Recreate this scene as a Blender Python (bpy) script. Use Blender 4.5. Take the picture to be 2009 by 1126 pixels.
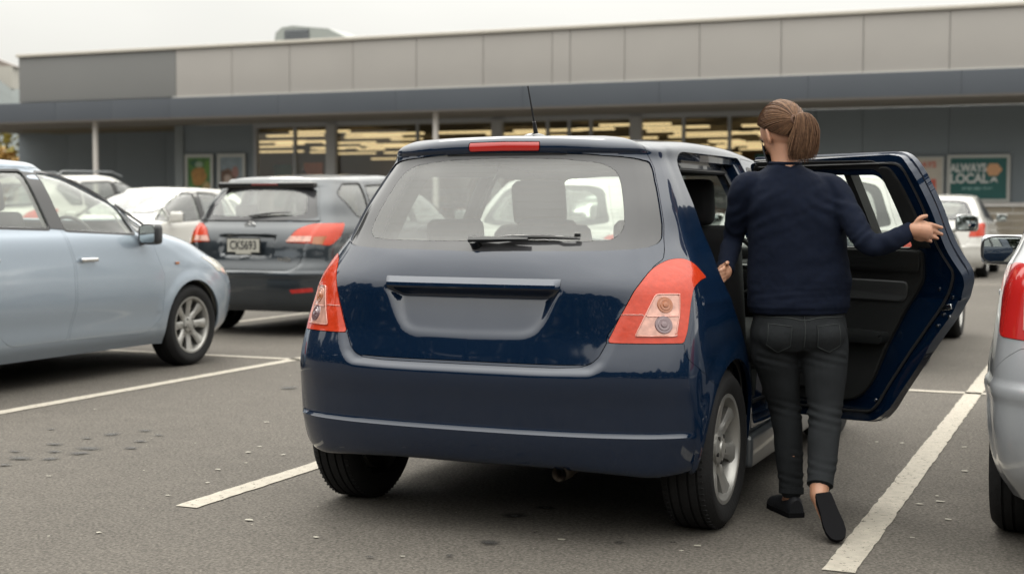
import bpy, bmesh, math, random
import numpy as np
from mathutils import Vector, Matrix
R = math.radians
scene = bpy.context.scene
for o in list(bpy.data.objects): bpy.data.objects.remove(o)
COL = scene.collection
# ---------------------------------------------------------------- camera
cd = bpy.data.cameras.new('camera'); cam = bpy.data.objects.new('camera', cd); COL.objects.link(cam)
YAW, PITCH, ROLL, CAMH = .40152, .05378, .00215, 1.19938
Fv = Vector((-math.sin(YAW)*math.cos(PITCH), math.cos(YAW)*math.cos(PITCH), -math.sin(PITCH)))
Rv = Vector((math.cos(YAW), math.sin(YAW), 0)); Uv = Rv.cross(Fv)
R2 = Rv*math.cos(ROLL) + Uv*math.sin(ROLL); U2 = Uv*math.cos(ROLL) - Rv*math.sin(ROLL)
M = Matrix(((R2.x, U2.x, -Fv.x, 0), (R2.y, U2.y, -Fv.y, 0), (R2.z, U2.z, -Fv.z, CAMH), (0, 0, 0, 1)))
cam.matrix_world = M
cd.sensor_width = 36; cd.lens = 2763.5/2009*36; cd.clip_start = .1; cd.clip_end = 3000
cd.dof.use_dof = True; cd.dof.focus_distance = 5.5; cd.dof.aperture_fstop = 2.9
scene.camera = cam
# ---------------------------------------------------------------- overcast sky and soft sun
SUN_EL, SUN_AZ = R(52), R(-35)          # azimuth from +y (towards the shop) to the west
w = bpy.data.worlds.new('World'); scene.world = w; w.use_nodes = True
nt = w.node_tree; nt.nodes.clear()
N = nt.nodes.new; L = nt.links.new
out = N('ShaderNodeOutputWorld'); bg = N('ShaderNodeBackground'); L(bg.outputs[0], out.inputs[0])
sky = N('ShaderNodeTexSky'); sky.sky_type = 'NISHITA'; sky.sun_disc = False; sky.sun_elevation = SUN_EL; sky.sun_rotation = -SUN_AZ
sky.air_density = 1.2; sky.dust_density = 3.
tc = N('ShaderNodeTexCoord'); sep = N('ShaderNodeSeparateXYZ'); L(tc.outputs['Generated'], sep.inputs[0])
# overcast cloud sheet: brightness rises from the horizon to the zenith as under a closed cloud layer
mr = N('ShaderNodeMapRange'); mr.inputs[1].default_value = 0; mr.inputs[2].default_value = 1; mr.inputs[3].default_value = 6.9; mr.inputs[4].default_value = 50
pw = N('ShaderNodeMath'); pw.operation = 'POWER'; pw.use_clamp = True; pw.inputs[1].default_value = 1.5; L(sep.outputs[2], pw.inputs[0]); L(pw.outputs[0], mr.inputs[0])
mp = N('ShaderNodeMapping'); mp.inputs['Scale'].default_value = (1.5, 1.5, 5.0); L(tc.outputs['Generated'], mp.inputs[0])
nz = N('ShaderNodeTexNoise'); nz.inputs['Scale'].default_value = 1.6; nz.inputs['Detail'].default_value = 4; nz.inputs['Roughness'].default_value = .5; L(mp.outputs[0], nz.inputs['Vector'])
mr2 = N('ShaderNodeMapRange'); mr2.inputs[1].default_value = .3; mr2.inputs[2].default_value = .7; mr2.inputs[3].default_value = .92; mr2.inputs[4].default_value = 1.06; L(nz.outputs[0], mr2.inputs[0])
mul = N('ShaderNodeMath'); mul.operation = 'MULTIPLY'; L(mr.outputs[0], mul.inputs[0]); L(mr2.outputs[0], mul.inputs[1])
cc = N('ShaderNodeMix'); cc.data_type = 'RGBA'; cc.blend_type = 'MULTIPLY'; cc.inputs[0].default_value = 1
cc.inputs[6].default_value = (1.0, .985, .925, 1); L(mul.outputs[0], cc.inputs[7])
mx = N('ShaderNodeMix'); mx.data_type = 'RGBA'; mx.inputs[0].default_value = .9; L(sky.outputs[0], mx.inputs[6]); L(cc.outputs[2], mx.inputs[7])
L(mx.outputs[2], bg.inputs[0]); bg.inputs[1].default_value = .115
sl = bpy.data.lights.new('sun', 'SUN'); sl.energy = 1.4; sl.angle = R(25); sl.color = (1, .95, .86)
so = bpy.data.objects.new('sun', sl); COL.objects.link(so)
d = Vector((math.sin(SUN_AZ)*math.cos(SUN_EL), math.cos(SUN_AZ)*math.cos(SUN_EL), math.sin(SUN_EL)))
so.rotation_euler = d.to_track_quat('Z', 'Y').to_euler()
vs = scene.view_settings; vs.view_transform = 'Standard'; vs.look = 'None'; vs.gamma = 1; vs.exposure = 0.0; vs.use_curve_mapping = False
scene.cycles.max_bounces = 10; scene.cycles.transparent_max_bounces = 24; scene.cycles.glossy_bounces = 4; scene.cycles.diffuse_bounces = 3

# ---------------------------------------------------------------- materials
MATS = {}
def mat(name, col, rough=.5, metal=0, coat=0, spec=.5, bump=0, bscale=200, var=0, vscale=8, emit=None, estr=0, coat_r=.03, sheen=0, trans=None):
    if name in MATS: return MATS[name]
    m = bpy.data.materials.new(name); m.use_nodes = True; t = m.node_tree; b = t.nodes['Principled BSDF']
    b.inputs['Base Color'].default_value = (*col, 1); b.inputs['Roughness'].default_value = rough; b.inputs['Metallic'].default_value = metal
    b.inputs['Coat Weight'].default_value = coat; b.inputs['Coat Roughness'].default_value = coat_r; b.inputs['Specular IOR Level'].default_value = spec
    if sheen: b.inputs['Sheen Weight'].default_value = sheen; b.inputs['Sheen Roughness'].default_value = .5
    if emit: b.inputs['Emission Color'].default_value = (*emit, 1); b.inputs['Emission Strength'].default_value = estr
    if var or bump:
        c = t.nodes.new('ShaderNodeTexCoord')
        if var:
            n = t.nodes.new('ShaderNodeTexNoise'); n.inputs['Scale'].default_value = vscale; n.inputs['Detail'].default_value = 5; t.links.new(c.outputs['Object'], n.inputs[0])
            r = t.nodes.new('ShaderNodeMapRange'); r.inputs[1].default_value = .25; r.inputs[2].default_value = .75; r.inputs[3].default_value = 1-var; r.inputs[4].default_value = 1+var; t.links.new(n.outputs[0], r.inputs[0])
            x = t.nodes.new('ShaderNodeMix'); x.data_type = 'RGBA'; x.blend_type = 'MULTIPLY'; x.inputs[0].default_value = 1; x.inputs[6].default_value = (*col, 1); t.links.new(r.outputs[0], x.inputs[7]); t.links.new(x.outputs[2], b.inputs['Base Color'])
            q = t.nodes.new('ShaderNodeMapRange'); q.inputs[3].default_value = max(0, rough-.08); q.inputs[4].default_value = min(1, rough+.1); t.links.new(n.outputs[0], q.inputs[0]); t.links.new(q.outputs[0], b.inputs['Roughness'])
        if bump:
            n2 = t.nodes.new('ShaderNodeTexNoise'); n2.inputs['Scale'].default_value = bscale; n2.inputs['Detail'].default_value = 3; t.links.new(c.outputs['Object'], n2.inputs[0])
            bm_ = t.nodes.new('ShaderNodeBump'); bm_.inputs['Strength'].default_value = bump; bm_.inputs['Distance'].default_value = .01; t.links.new(n2.outputs[0], bm_.inputs['Height']); t.links.new(bm_.outputs[0], b.inputs['Normal'])
    MATS[name] = m; return m

def paint(name, col, metal=.55, rough=.32, coat=1., coat_ior=1.55, spec=.5, dirt=.03, dcol=(.10,.09,.08), flake=.06):
    """car paint: metallic base under clear coat, thin road film"""
    if name in MATS: return MATS[name]
    m = bpy.data.materials.new(name); m.use_nodes = True; t = m.node_tree; b = t.nodes['Principled BSDF']; l = t.links.new
    b.inputs['Metallic'].default_value = metal; b.inputs['Roughness'].default_value = rough; b.inputs['Coat Weight'].default_value = coat; b.inputs['Coat Roughness'].default_value = .04; b.inputs['Coat IOR'].default_value = coat_ior; b.inputs['Specular IOR Level'].default_value = spec
    c = t.nodes.new('ShaderNodeTexCoord'); n = t.nodes.new('ShaderNodeTexNoise'); n.inputs['Scale'].default_value = 3.5; n.inputs['Detail'].default_value = 8; n.inputs['Roughness'].default_value = .65; l(c.outputs['Object'], n.inputs[0])
    s = t.nodes.new('ShaderNodeSeparateXYZ'); l(c.outputs['Object'], s.inputs[0])
    hz = t.nodes.new('ShaderNodeMapRange'); hz.inputs[1].default_value = .65; hz.inputs[2].default_value = .2; hz.inputs[3].default_value = .2; hz.inputs[4].default_value = 2.2; l(s.outputs[2], hz.inputs[0])
    r = t.nodes.new('ShaderNodeMapRange'); r.inputs[1].default_value = .35; r.inputs[2].default_value = .8; r.inputs[3].default_value = 0; r.inputs[4].default_value = dirt*2; l(n.outputs[0], r.inputs[0])
    mu = t.nodes.new('ShaderNodeMath'); mu.operation = 'MULTIPLY'; mu.use_clamp = True; l(r.outputs[0], mu.inputs[0]); l(hz.outputs[0], mu.inputs[1])
    v = t.nodes.new('ShaderNodeTexNoise'); v.inputs['Scale'].default_value = 900; v.inputs['Detail'].default_value = 1; l(c.outputs['Object'], v.inputs[0])
    fr = t.nodes.new('ShaderNodeMapRange'); fr.inputs[1].default_value = .3; fr.inputs[2].default_value = .7; fr.inputs[3].default_value = 1-flake*3; fr.inputs[4].default_value = 1+flake*3; l(v.outputs[0], fr.inputs[0])
    bc = t.nodes.new('ShaderNodeMix'); bc.data_type = 'RGBA'; bc.blend_type = 'MULTIPLY'; bc.inputs[0].default_value = 1; bc.inputs[6].default_value = (*col, 1); l(fr.outputs[0], bc.inputs[7])
    x = t.nodes.new('ShaderNodeMix'); x.data_type = 'RGBA'; x.inputs[7].default_value = (*dcol, 1); l(bc.outputs[2], x.inputs[6]); l(mu.outputs[0], x.inputs[0]); l(x.outputs[2], b.inputs['Base Color'])
    iv = t.nodes.new('ShaderNodeMath'); iv.operation = 'MULTIPLY_ADD'; iv.inputs[1].default_value = -metal; iv.inputs[2].default_value = metal; iv.use_clamp = True; l(mu.outputs[0], iv.inputs[0]); l(iv.outputs[0], b.inputs['Metallic'])
    cr = t.nodes.new('ShaderNodeMapRange'); cr.inputs[3].default_value = .02; cr.inputs[4].default_value = .09; l(n.outputs[0], cr.inputs[0]); l(cr.outputs[0], b.inputs['Coat Roughness'])
    o = t.nodes.new('ShaderNodeTexNoise'); o.inputs['Scale'].default_value = 6; o.inputs['Detail'].default_value = 1; l(c.outputs['Object'], o.inputs[0])
    bp = t.nodes.new('ShaderNodeBump'); bp.inputs['Strength'].default_value = .1; bp.inputs['Distance'].default_value = .01; l(o.outputs[0], bp.inputs['Height']); l(bp.outputs[0], b.inputs['Coat Normal'])
    MATS[name] = m; return m

def glass(name, tint=(.75,.8,.78), sky_haze=.08, dcol=(.5,.5,.47), refl=1.0, lines=False):
    if name in MATS: return MATS[name]
    m = bpy.data.materials.new(name); m.use_nodes = True; t = m.node_tree; l = t.links.new; t.nodes.clear()
    o = t.nodes.new('ShaderNodeOutputMaterial'); tr = t.nodes.new('ShaderNodeBsdfTransparent'); tr.inputs[0].default_value = (*tint, 1)
    gl = t.nodes.new('ShaderNodeBsdfGlossy'); gl.inputs['Roughness'].default_value = .03; gl.inputs[0].default_value = (1,1,1,1)
    df = t.nodes.new('ShaderNodeBsdfDiffuse'); df.inputs[0].default_value = (*dcol, 1)  # diffuse film painted over the pane, stands in for brighter sky reflection
    f = t.nodes.new('ShaderNodeFresnel'); ge = t.nodes.new('ShaderNodeNewGeometry'); bi = t.nodes.new('ShaderNodeMath'); bi.operation = 'MULTIPLY_ADD'; bi.inputs[1].default_value = 1/1.5-1.5; bi.inputs[2].default_value = 1.5; l(ge.outputs['Backfacing'], bi.inputs[0]); l(bi.outputs[0], f.inputs[0])
    fm = t.nodes.new('ShaderNodeMath'); fm.operation = 'MULTIPLY'; fm.inputs[1].default_value = 1.9*refl; fm.use_clamp = True; l(f.outputs[0], fm.inputs[0])
    m1 = t.nodes.new('ShaderNodeMixShader'); m2 = t.nodes.new('ShaderNodeMixShader')
    c = t.nodes.new('ShaderNodeTexCoord'); n = t.nodes.new('ShaderNodeTexNoise'); n.inputs['Scale'].default_value = 5; n.inputs['Detail'].default_value = 6; l(c.outputs['Object'], n.inputs[0])
    r = t.nodes.new('ShaderNodeMapRange'); r.inputs[1].default_value = .2; r.inputs[2].default_value = .8; r.inputs[3].default_value = sky_haze*.7; r.inputs[4].default_value = sky_haze*1.3; l(n.outputs[0], r.inputs[0])
    fac = r.outputs[0]
    if lines:
        s = t.nodes.new('ShaderNodeSeparateXYZ'); l(c.outputs['Object'], s.inputs[0])
        a = t.nodes.new('ShaderNodeMath'); a.operation = 'MODULO'; a.inputs[1].default_value = .028; l(s.outputs[2], a.inputs[0])
        b = t.nodes.new('ShaderNodeMath'); b.operation = 'LESS_THAN'; b.inputs[1].default_value = .003; l(a.outputs[0], b.inputs[0])
        k = t.nodes.new('ShaderNodeMix'); k.data_type = 'RGBA'; k.inputs[6].default_value = (*dcol, 1); k.inputs[7].default_value = (.16,.14,.11, 1); l(b.outputs[0], k.inputs[0]); l(k.outputs[2], df.inputs[0])
        mm = t.nodes.new('ShaderNodeMath'); mm.operation = 'MULTIPLY_ADD'; mm.inputs[1].default_value = .07; l(b.outputs[0], mm.inputs[0]); l(fac, mm.inputs[2]); fac = mm.outputs[0]
    l(fac, m1.inputs[0]); l(tr.outputs[0], m1.inputs[1]); l(df.outputs[0], m1.inputs[2])
    l(fm.outputs[0], m2.inputs[0]); l(m1.outputs[0], m2.inputs[1]); l(gl.outputs[0], m2.inputs[2]); l(m2.outputs[0], o.inputs[0])
    MATS[name] = m; return m

# ---------------------------------------------------------------- object helpers
def link(o, parent=None):
    COL.objects.link(o)
    if parent is not None: o.parent = parent
    return o
def tag(o, label=None, cat=None, group=None, kind=None):
    if label: o['label'] = label
    if cat: o['category'] = cat
    if group: o['group'] = group
    if kind: o['kind'] = kind
    return o
def empty(name, loc=(0,0,0), rz=0, label=None, cat=None, group=None, kind=None):
    o = bpy.data.objects.new(name, None); o.location = loc; o.rotation_euler = (0,0,rz); o.empty_display_size = .2; COL.objects.link(o)
    return tag(o, label, cat, group, kind)
def mesh_obj(name, V, F, m, parent=None, smooth=True, sharp=38):
    me = bpy.data.meshes.new(name); me.from_pydata([tuple(v) for v in V], [], [tuple(int(i) for i in f) for f in F]); me.update()
    if smooth:
        me.polygons.foreach_set('use_smooth', [True]*len(me.polygons)); me.set_sharp_from_angle(angle=R(sharp))
    ms = m if isinstance(m, (list, tuple)) else [m]
    for x in ms: me.materials.append(x)
    return link(bpy.data.objects.new(name, me), parent)

class MB:
    """collects simple solids into one mesh"""
    def __init__(s): s.V = []; s.F = []; s.M = []
    def add(s, V, F, mi=0):
        b = len(s.V); s.V += [tuple(map(float, v)) for v in V]; s.F += [tuple(b+int(i) for i in f) for f in F]; s.M += [mi]*len(F); return s
    def box(s, c, d, rz=0, bev=0, mi=0, rx=0, ry=0):
        hx, hy, hz = d[0]/2, d[1]/2, d[2]/2
        if bev > 0:
            bm = bmesh.new(); bmesh.ops.create_cube(bm, size=1)
            for v in bm.verts: v.co = Vector((v.co.x*d[0], v.co.y*d[1], v.co.z*d[2]))
            bmesh.ops.bevel(bm, geom=bm.edges[:], offset=min(bev, min(d)*.49), segments=3, affect='EDGES', profile=.6)
            V = [v.co.copy() for v in bm.verts]; F = [[v.index for v in f.verts] for f in bm.faces]; bm.free()
        else:
            V = [Vector((x, y, z)) for x in (-hx, hx) for y in (-hy, hy) for z in (-hz, hz)]
            F = [(0,1,3,2),(4,6,7,5),(0,4,5,1),(2,3,7,6),(0,2,6,4),(1,5,7,3)]
        m = Matrix.Rotation(rz, 3, 'Z') @ Matrix.Rotation(ry, 3, 'Y') @ Matrix.Rotation(rx, 3, 'X')
        return s.add([m @ v + Vector(c) for v in V], F, mi)
    def tube(s, pts, r, n=8, closed=False, mi=0, cap=True, flat=1.0, up=None):
        P = [Vector(p) for p in pts]; k = len(P); rr = r if hasattr(r, '__len__') else [r]*k; V = []; F = []
        up = Vector(up) if up else None; prev = None
        for i in range(k):
            a = P[(i-1) % k] if (closed or i) else P[0]; b = P[(i+1) % k] if (closed or i < k-1) else P[-1]
            t = (b - a).normalized() if (b-a).length > 1e-9 else Vector((0,0,1))
            if prev is None:
                u = (up if up else (Vector((0,0,1)) if abs(t.z) < .9 else Vector((1,0,0))))
            else: u = prev if not up else up
            u = (u - t*u.dot(t)).normalized(); w_ = t.cross(u); prev = u
            for j in range(n):
                th = 2*math.pi*j/n; V.append(P[i] + (u*math.cos(th)*flat + w_*math.sin(th))*rr[i])
        m = k if closed else k-1
        for i in range(m):
            for j in range(n):
                a = i*n+j; b = i*n+(j+1) % n; c = ((i+1) % k)*n+(j+1) % n; d_ = ((i+1) % k)*n+j; F.append((a, b, c, d_))
        if cap and not closed: F.append(tuple(range(n))[::-1]); F.append(tuple((k-1)*n+j for j in range(n)))
        return s.add(V, F, mi)
    def lathe(s, prof, c=(0,0,0), axis='X', n=48, mi=0):
        """prof: list of (radius, height along the axis)"""
        V = []; F = []; k = len(prof)
        for j in range(n):
            th = 2*math.pi*j/n; cs, sn = math.cos(th), math.sin(th)
            for r, h in prof:
                v = {'X': (h, r*cs, r*sn), 'Y': (r*cs, h, r*sn), 'Z': (r*cs, r*sn, h)}[axis]; V.append((v[0]+c[0], v[1]+c[1], v[2]+c[2]))
        for j in range(n):
            for i in range(k-1):
                a = j*k+i; b = ((j+1) % n)*k+i; F.append((a, b, b+1, a+1) if axis != 'Y' else (a, a+1, b+1, b))
        return s.add(V, F, mi)
    def prism(s, poly, z0, z1, axis='Z', mi=0, T=None):
        n = len(poly); V = []
        for h in (z0, z1):
            for a, b in poly: V.append({'Z': (a, b, h), 'X': (h, a, b), 'Y': (a, h, b)}[axis])
        if T is not None: V = [T @ Vector(v) for v in V]
        F = [tuple(range(n))[::-1], tuple(range(n, 2*n))] + [(i, (i+1) % n, n+(i+1) % n, n+i) for i in range(n)]
        return s.add(V, F, mi)
    def build(s, name, m, parent=None, smooth=True, sharp=38):
        o = mesh_obj(name, s.V, s.F, m, parent, smooth, sharp)
        if any(s.M): o.data.polygons.foreach_set('material_index', s.M)
        bm = bmesh.new(); bm.from_mesh(o.data); bmesh.ops.recalc_face_normals(bm, faces=bm.faces); bm.to_mesh(o.data); bm.free()
        return o
def ellipsoid(mb, c, r, n=16, k=10, mi=0, rot=None):
    V = []; F = []; m = rot if rot is not None else Matrix.Identity(3)
    for i in range(k+1):
        ph = math.pi*i/k
        for j in range(n):
            th = 2*math.pi*j/n; V.append(m @ Vector((r[0]*math.sin(ph)*math.cos(th), r[1]*math.sin(ph)*math.sin(th), r[2]*math.cos(ph))) + Vector(c))
    for i in range(k):
        for j in range(n): F.append((i*n+j, (i+1)*n+j, (i+1)*n+(j+1) % n, i*n+(j+1) % n))
    return mb.add(V, F, mi)
# ---------------------------------------------------------------- car shell maths
def hermite(xk, Yk, xs):
    """non-uniform Catmull-Rom through knots xk (n), values Yk (n, ...), at xs"""
    xk = np.asarray(xk, float); Yk = np.asarray(Yk, float); xs = np.asarray(xs, float)
    n = len(xk); h = np.diff(xk); d = np.diff(Yk, axis=0) / h.reshape((-1,) + (1,) * (Yk.ndim - 1))
    m = np.zeros_like(Yk); m[0] = d[0]; m[-1] = d[-1]
    for i in range(1, n - 1):
        m[i] = (h[i] * d[i - 1] + h[i - 1] * d[i]) / (h[i] + h[i - 1])
    k = np.clip(np.searchsorted(xk, xs, side='right') - 1, 0, n - 2)
    t = (xs - xk[k]) / h[k]; sh = (-1,) + (1,) * (Yk.ndim - 1)
    t = t.reshape(sh); hh = h[k].reshape(sh)
    t2 = t * t; t3 = t2 * t
    return (2*t3 - 3*t2 + 1) * Yk[k] + (t3 - 2*t2 + t) * hh * m[k] + (-2*t3 + 3*t2) * Yk[k + 1] + (t3 - t2) * hh * m[k + 1]

def pip(poly, a, b):
    poly = np.asarray(poly, float); a = np.asarray(a, float); b = np.asarray(b, float)
    ins = np.zeros(a.shape, bool); n = len(poly)
    for i in range(n):
        x0, y0 = poly[i]; x1, y1 = poly[(i + 1) % n]
        if y0 == y1: continue
        c = ((y0 > b) != (y1 > b)) & (a < (x1 - x0) * (b - y0) / (y1 - y0) + x0)
        ins ^= c
    return ins

def roundpoly(pts, r=0.03, n=5):
    """round the corners of a polygon; a point may carry its own radius as third value"""
    out = []; N = len(pts)
    for i in range(N):
        p = np.array(pts[i][:2], float); a = np.array(pts[i - 1][:2], float); b = np.array(pts[(i + 1) % N][:2], float)
        rr = pts[i][2] if len(pts[i]) > 2 else r
        la = np.linalg.norm(a - p); lb = np.linalg.norm(b - p)
        q = min(rr, la * .48, lb * .48)
        if q < 1e-4: out.append(tuple(p)); continue
        s = p + (a - p) / la * q; e = p + (b - p) / lb * q
        for k in range(n + 1):
            t = k / n; v = (1-t)**2 * s + 2*t*(1-t) * p + t*t * e; out.append((float(v[0]), float(v[1])))
    return out

def segcross(poly, A, B):
    """first crossing fraction of segments A->B (m,2) with the polygon, nan when none"""
    poly = np.asarray(poly, float); best = np.full(len(A), np.nan)
    for i in range(len(poly)):
        p = poly[i]; q = poly[(i + 1) % len(poly)]
        r = q - p; s = B - A
        den = s[:, 0] * r[1] - s[:, 1] * r[0]
        den = np.where(np.abs(den) < 1e-14, np.nan, den)
        w = p - A
        t = (w[:, 0] * r[1] - w[:, 1] * r[0]) / den
        u = (w[:, 0] * s[:, 1] - w[:, 1] * s[:, 0]) / den
        ok = (t >= 0) & (t <= 1) & (u >= 0) & (u <= 1)
        t = np.where(ok, t, np.nan)
        best = np.fmin(best, t)
    return best

class Shell:
    """half body surface (x>=0) as a dense grid P[i,j]; i rises from sill to roof spine, j runs rear centre -> side -> front centre"""
    def __init__(s, ctrl, rstep, cstep, smooth=6):
        C = np.asarray(ctrl, float)                       # rows, cols, 3
        s.ctrl = C
        du = np.linalg.norm(np.diff(C, axis=0), axis=2).mean(1); du = np.maximum(du, .012); U = np.concatenate([[0], du.cumsum()])
        dv = np.linalg.norm(np.diff(C, axis=1), axis=2)[2:-5].mean(0); dv = np.maximum(dv, .012); V = np.concatenate([[0], dv.cumsum()])
        def samples(K, step):
            out = [0.]
            for i in range(len(K) - 1):
                st = step[i] if hasattr(step, '__len__') else step
                n = max(1, int(round((K[i+1]-K[i]) / st)))
                out += list(K[i] + (K[i+1]-K[i]) * np.arange(1, n+1) / n)
            return np.array(out)
        s.U = samples(U, rstep); s.V = samples(V, cstep); s.Uk = U; s.Vk = V
        T = hermite(U, C, s.U)                            # dense rows
        T = np.swapaxes(hermite(V, np.swapaxes(T, 0, 1), s.V), 0, 1)
        P = T.copy()
        for _ in range(smooth):
            Q = P.copy()
            Q[1:-1, 1:-1] = P[1:-1, 1:-1] * .5 + (P[2:, 1:-1] + P[:-2, 1:-1] + P[1:-1, 2:] + P[1:-1, :-2]) * .125
            # centre lines: mirrored neighbour
            for j, jj in ((0, 1), (-1, -2)):
                Q[1:-1, j] = P[1:-1, j] * .5 + (P[2:, j] + P[:-2, j]) * .125 + P[1:-1, jj] * .25
                Q[:, j, 0] = 0
            Q[-1, 1:-1] = P[-1, 1:-1] * .5 + (P[-1, 2:] + P[-1, :-2]) * .125 + P[-2, 1:-1] * .25; Q[-1, :, 0] = 0
            P = Q
        s.P = P; s.ni, s.nj = P.shape[:2]
        s.Vg = np.broadcast_to(s.V, (s.ni, s.nj)).copy()
        s.Ug = np.broadcast_to(s.U[:, None], (s.ni, s.nj)).copy()
        s.normals(); s.snapped = np.zeros((s.ni, s.nj), bool)
    def normals(s):
        a = np.gradient(s.P, axis=1); b = np.gradient(s.P, axis=0)
        N = np.cross(a, b); L = np.linalg.norm(N, axis=2, keepdims=True); L[L < 1e-12] = 1
        s.N = N / L
        s.N[-1, :] = s.N[-2, :]; s.N[-1, :, 0] = 0; s.N[:, 0, 0] = 0; s.N[:, -1, 0] = 0
        s.N /= np.maximum(np.linalg.norm(s.N, axis=2, keepdims=True), 1e-9)
    def F(s, mode):
        """feature coordinates: 'rear' (V, z), 'side' (y, z), 'top' (x, y)"""
        if mode == 'rear': return np.stack([s.Vg, s.P[..., 2]], -1)
        if mode == 'side': return np.stack([s.P[..., 1], s.P[..., 2]], -1)
        if mode == 'back': return np.stack([s.P[..., 0], s.P[..., 2]], -1)
        return np.stack([s.P[..., 0], s.P[..., 1]], -1)
    def push(s, field):
        s.P = s.P + s.N * field[..., None]; s.normals()
    def snap(s, poly, mode, jr=None):
        """move grid vertices onto the polygon's outline along grid edges"""
        F = s.F(mode); poly = np.asarray(poly, float)
        lo = poly.min(0) - .05; hi = poly.max(0) + .05
        near = (F[..., 0] > lo[0]) & (F[..., 0] < hi[0]) & (F[..., 1] > lo[1]) & (F[..., 1] < hi[1])
        if jr is not None:
            m = np.zeros(near.shape, bool); m[:, jr[0]:jr[1]] = True; near &= m
        ins = pip(poly, F[..., 0], F[..., 1])
        best = np.full((s.ni, s.nj), 9.); tgt = np.zeros((s.ni, s.nj, 2), int); frac = np.zeros((s.ni, s.nj))
        for di, dj in ((0, 1), (1, 0)):
            I, J = np.nonzero((ins[:s.ni-di, :s.nj-dj] != ins[di:, dj:]) & (near[:s.ni-di, :s.nj-dj]))
            if not len(I): continue
            A = F[I, J]; B = F[I+di, J+dj]; t = segcross(poly, A, B)
            for k in range(len(I)):
                tt = t[k]
                if not tt == tt: continue
                i, j = I[k], J[k]
                if tt <= .5: v = (i, j); o = (i+di, j+dj); f = tt
                else: v = (i+di, j+dj); o = (i, j); f = 1 - tt
                if s.snapped[v] and f > .02: continue
                if f < best[v]: best[v] = f; tgt[v] = o; frac[v] = f
        I, J = np.nonzero(best < 2)
        P0 = s.P.copy(); V0 = s.Vg.copy(); U0 = s.Ug.copy()
        oi, oj = tgt[I, J, 0], tgt[I, J, 1]; f = frac[I, J]
        keepx = (J == 0) | (J == s.nj - 1) | (I == s.ni - 1)
        s.P[I, J] = P0[I, J] + (P0[oi, oj] - P0[I, J]) * f[:, None]
        s.Vg[I, J] = V0[I, J] + (V0[oi, oj] - V0[I, J]) * f
        s.Ug[I, J] = U0[I, J] + (U0[oi, oj] - U0[I, J]) * f
        s.P[I[keepx], J[keepx], 0] = np.where((J[keepx] == 0) | (J[keepx] == s.nj-1) | (I[keepx] == s.ni-1), 0, s.P[I[keepx], J[keepx], 0])
        s.snapped[I, J] = True
    def faces(s):
        """quads and split triangles as index arrays (flat ids) after snapping"""
        idx = np.arange(s.ni * s.nj).reshape(s.ni, s.nj)
        a, b, c, d = idx[:-1, :-1].ravel(), idx[:-1, 1:].ravel(), idx[1:, 1:].ravel(), idx[1:, :-1].ravel()
        sn = s.snapped.ravel(); k1 = sn[a] & sn[c]; k2 = sn[b] & sn[d] & ~k1; q = ~(k1 | k2)
        Q = np.stack([a[q], b[q], c[q], d[q]], 1)
        T = np.concatenate([np.stack([a[k1], b[k1], c[k1]], 1), np.stack([a[k1], c[k1], d[k1]], 1),
                            np.stack([a[k2], b[k2], d[k2]], 1), np.stack([b[k2], c[k2], d[k2]], 1)])
        s.Q, s.T = Q, T
        return Q, T
    def inside(s, poly, mode, jr=None):
        """masks over quads and triangles whose centre lies inside poly"""
        F = s.F(mode).reshape(-1, 2); out = []
        for E_ in (s.Q, s.T):
            c = F[E_].mean(1); m = pip(poly, c[:, 0], c[:, 1])
            if jr is not None:
                jj = (E_ % s.nj).mean(1); m &= (jj >= jr[0]) & (jj <= jr[1])
            out.append(m)
        return out
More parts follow.
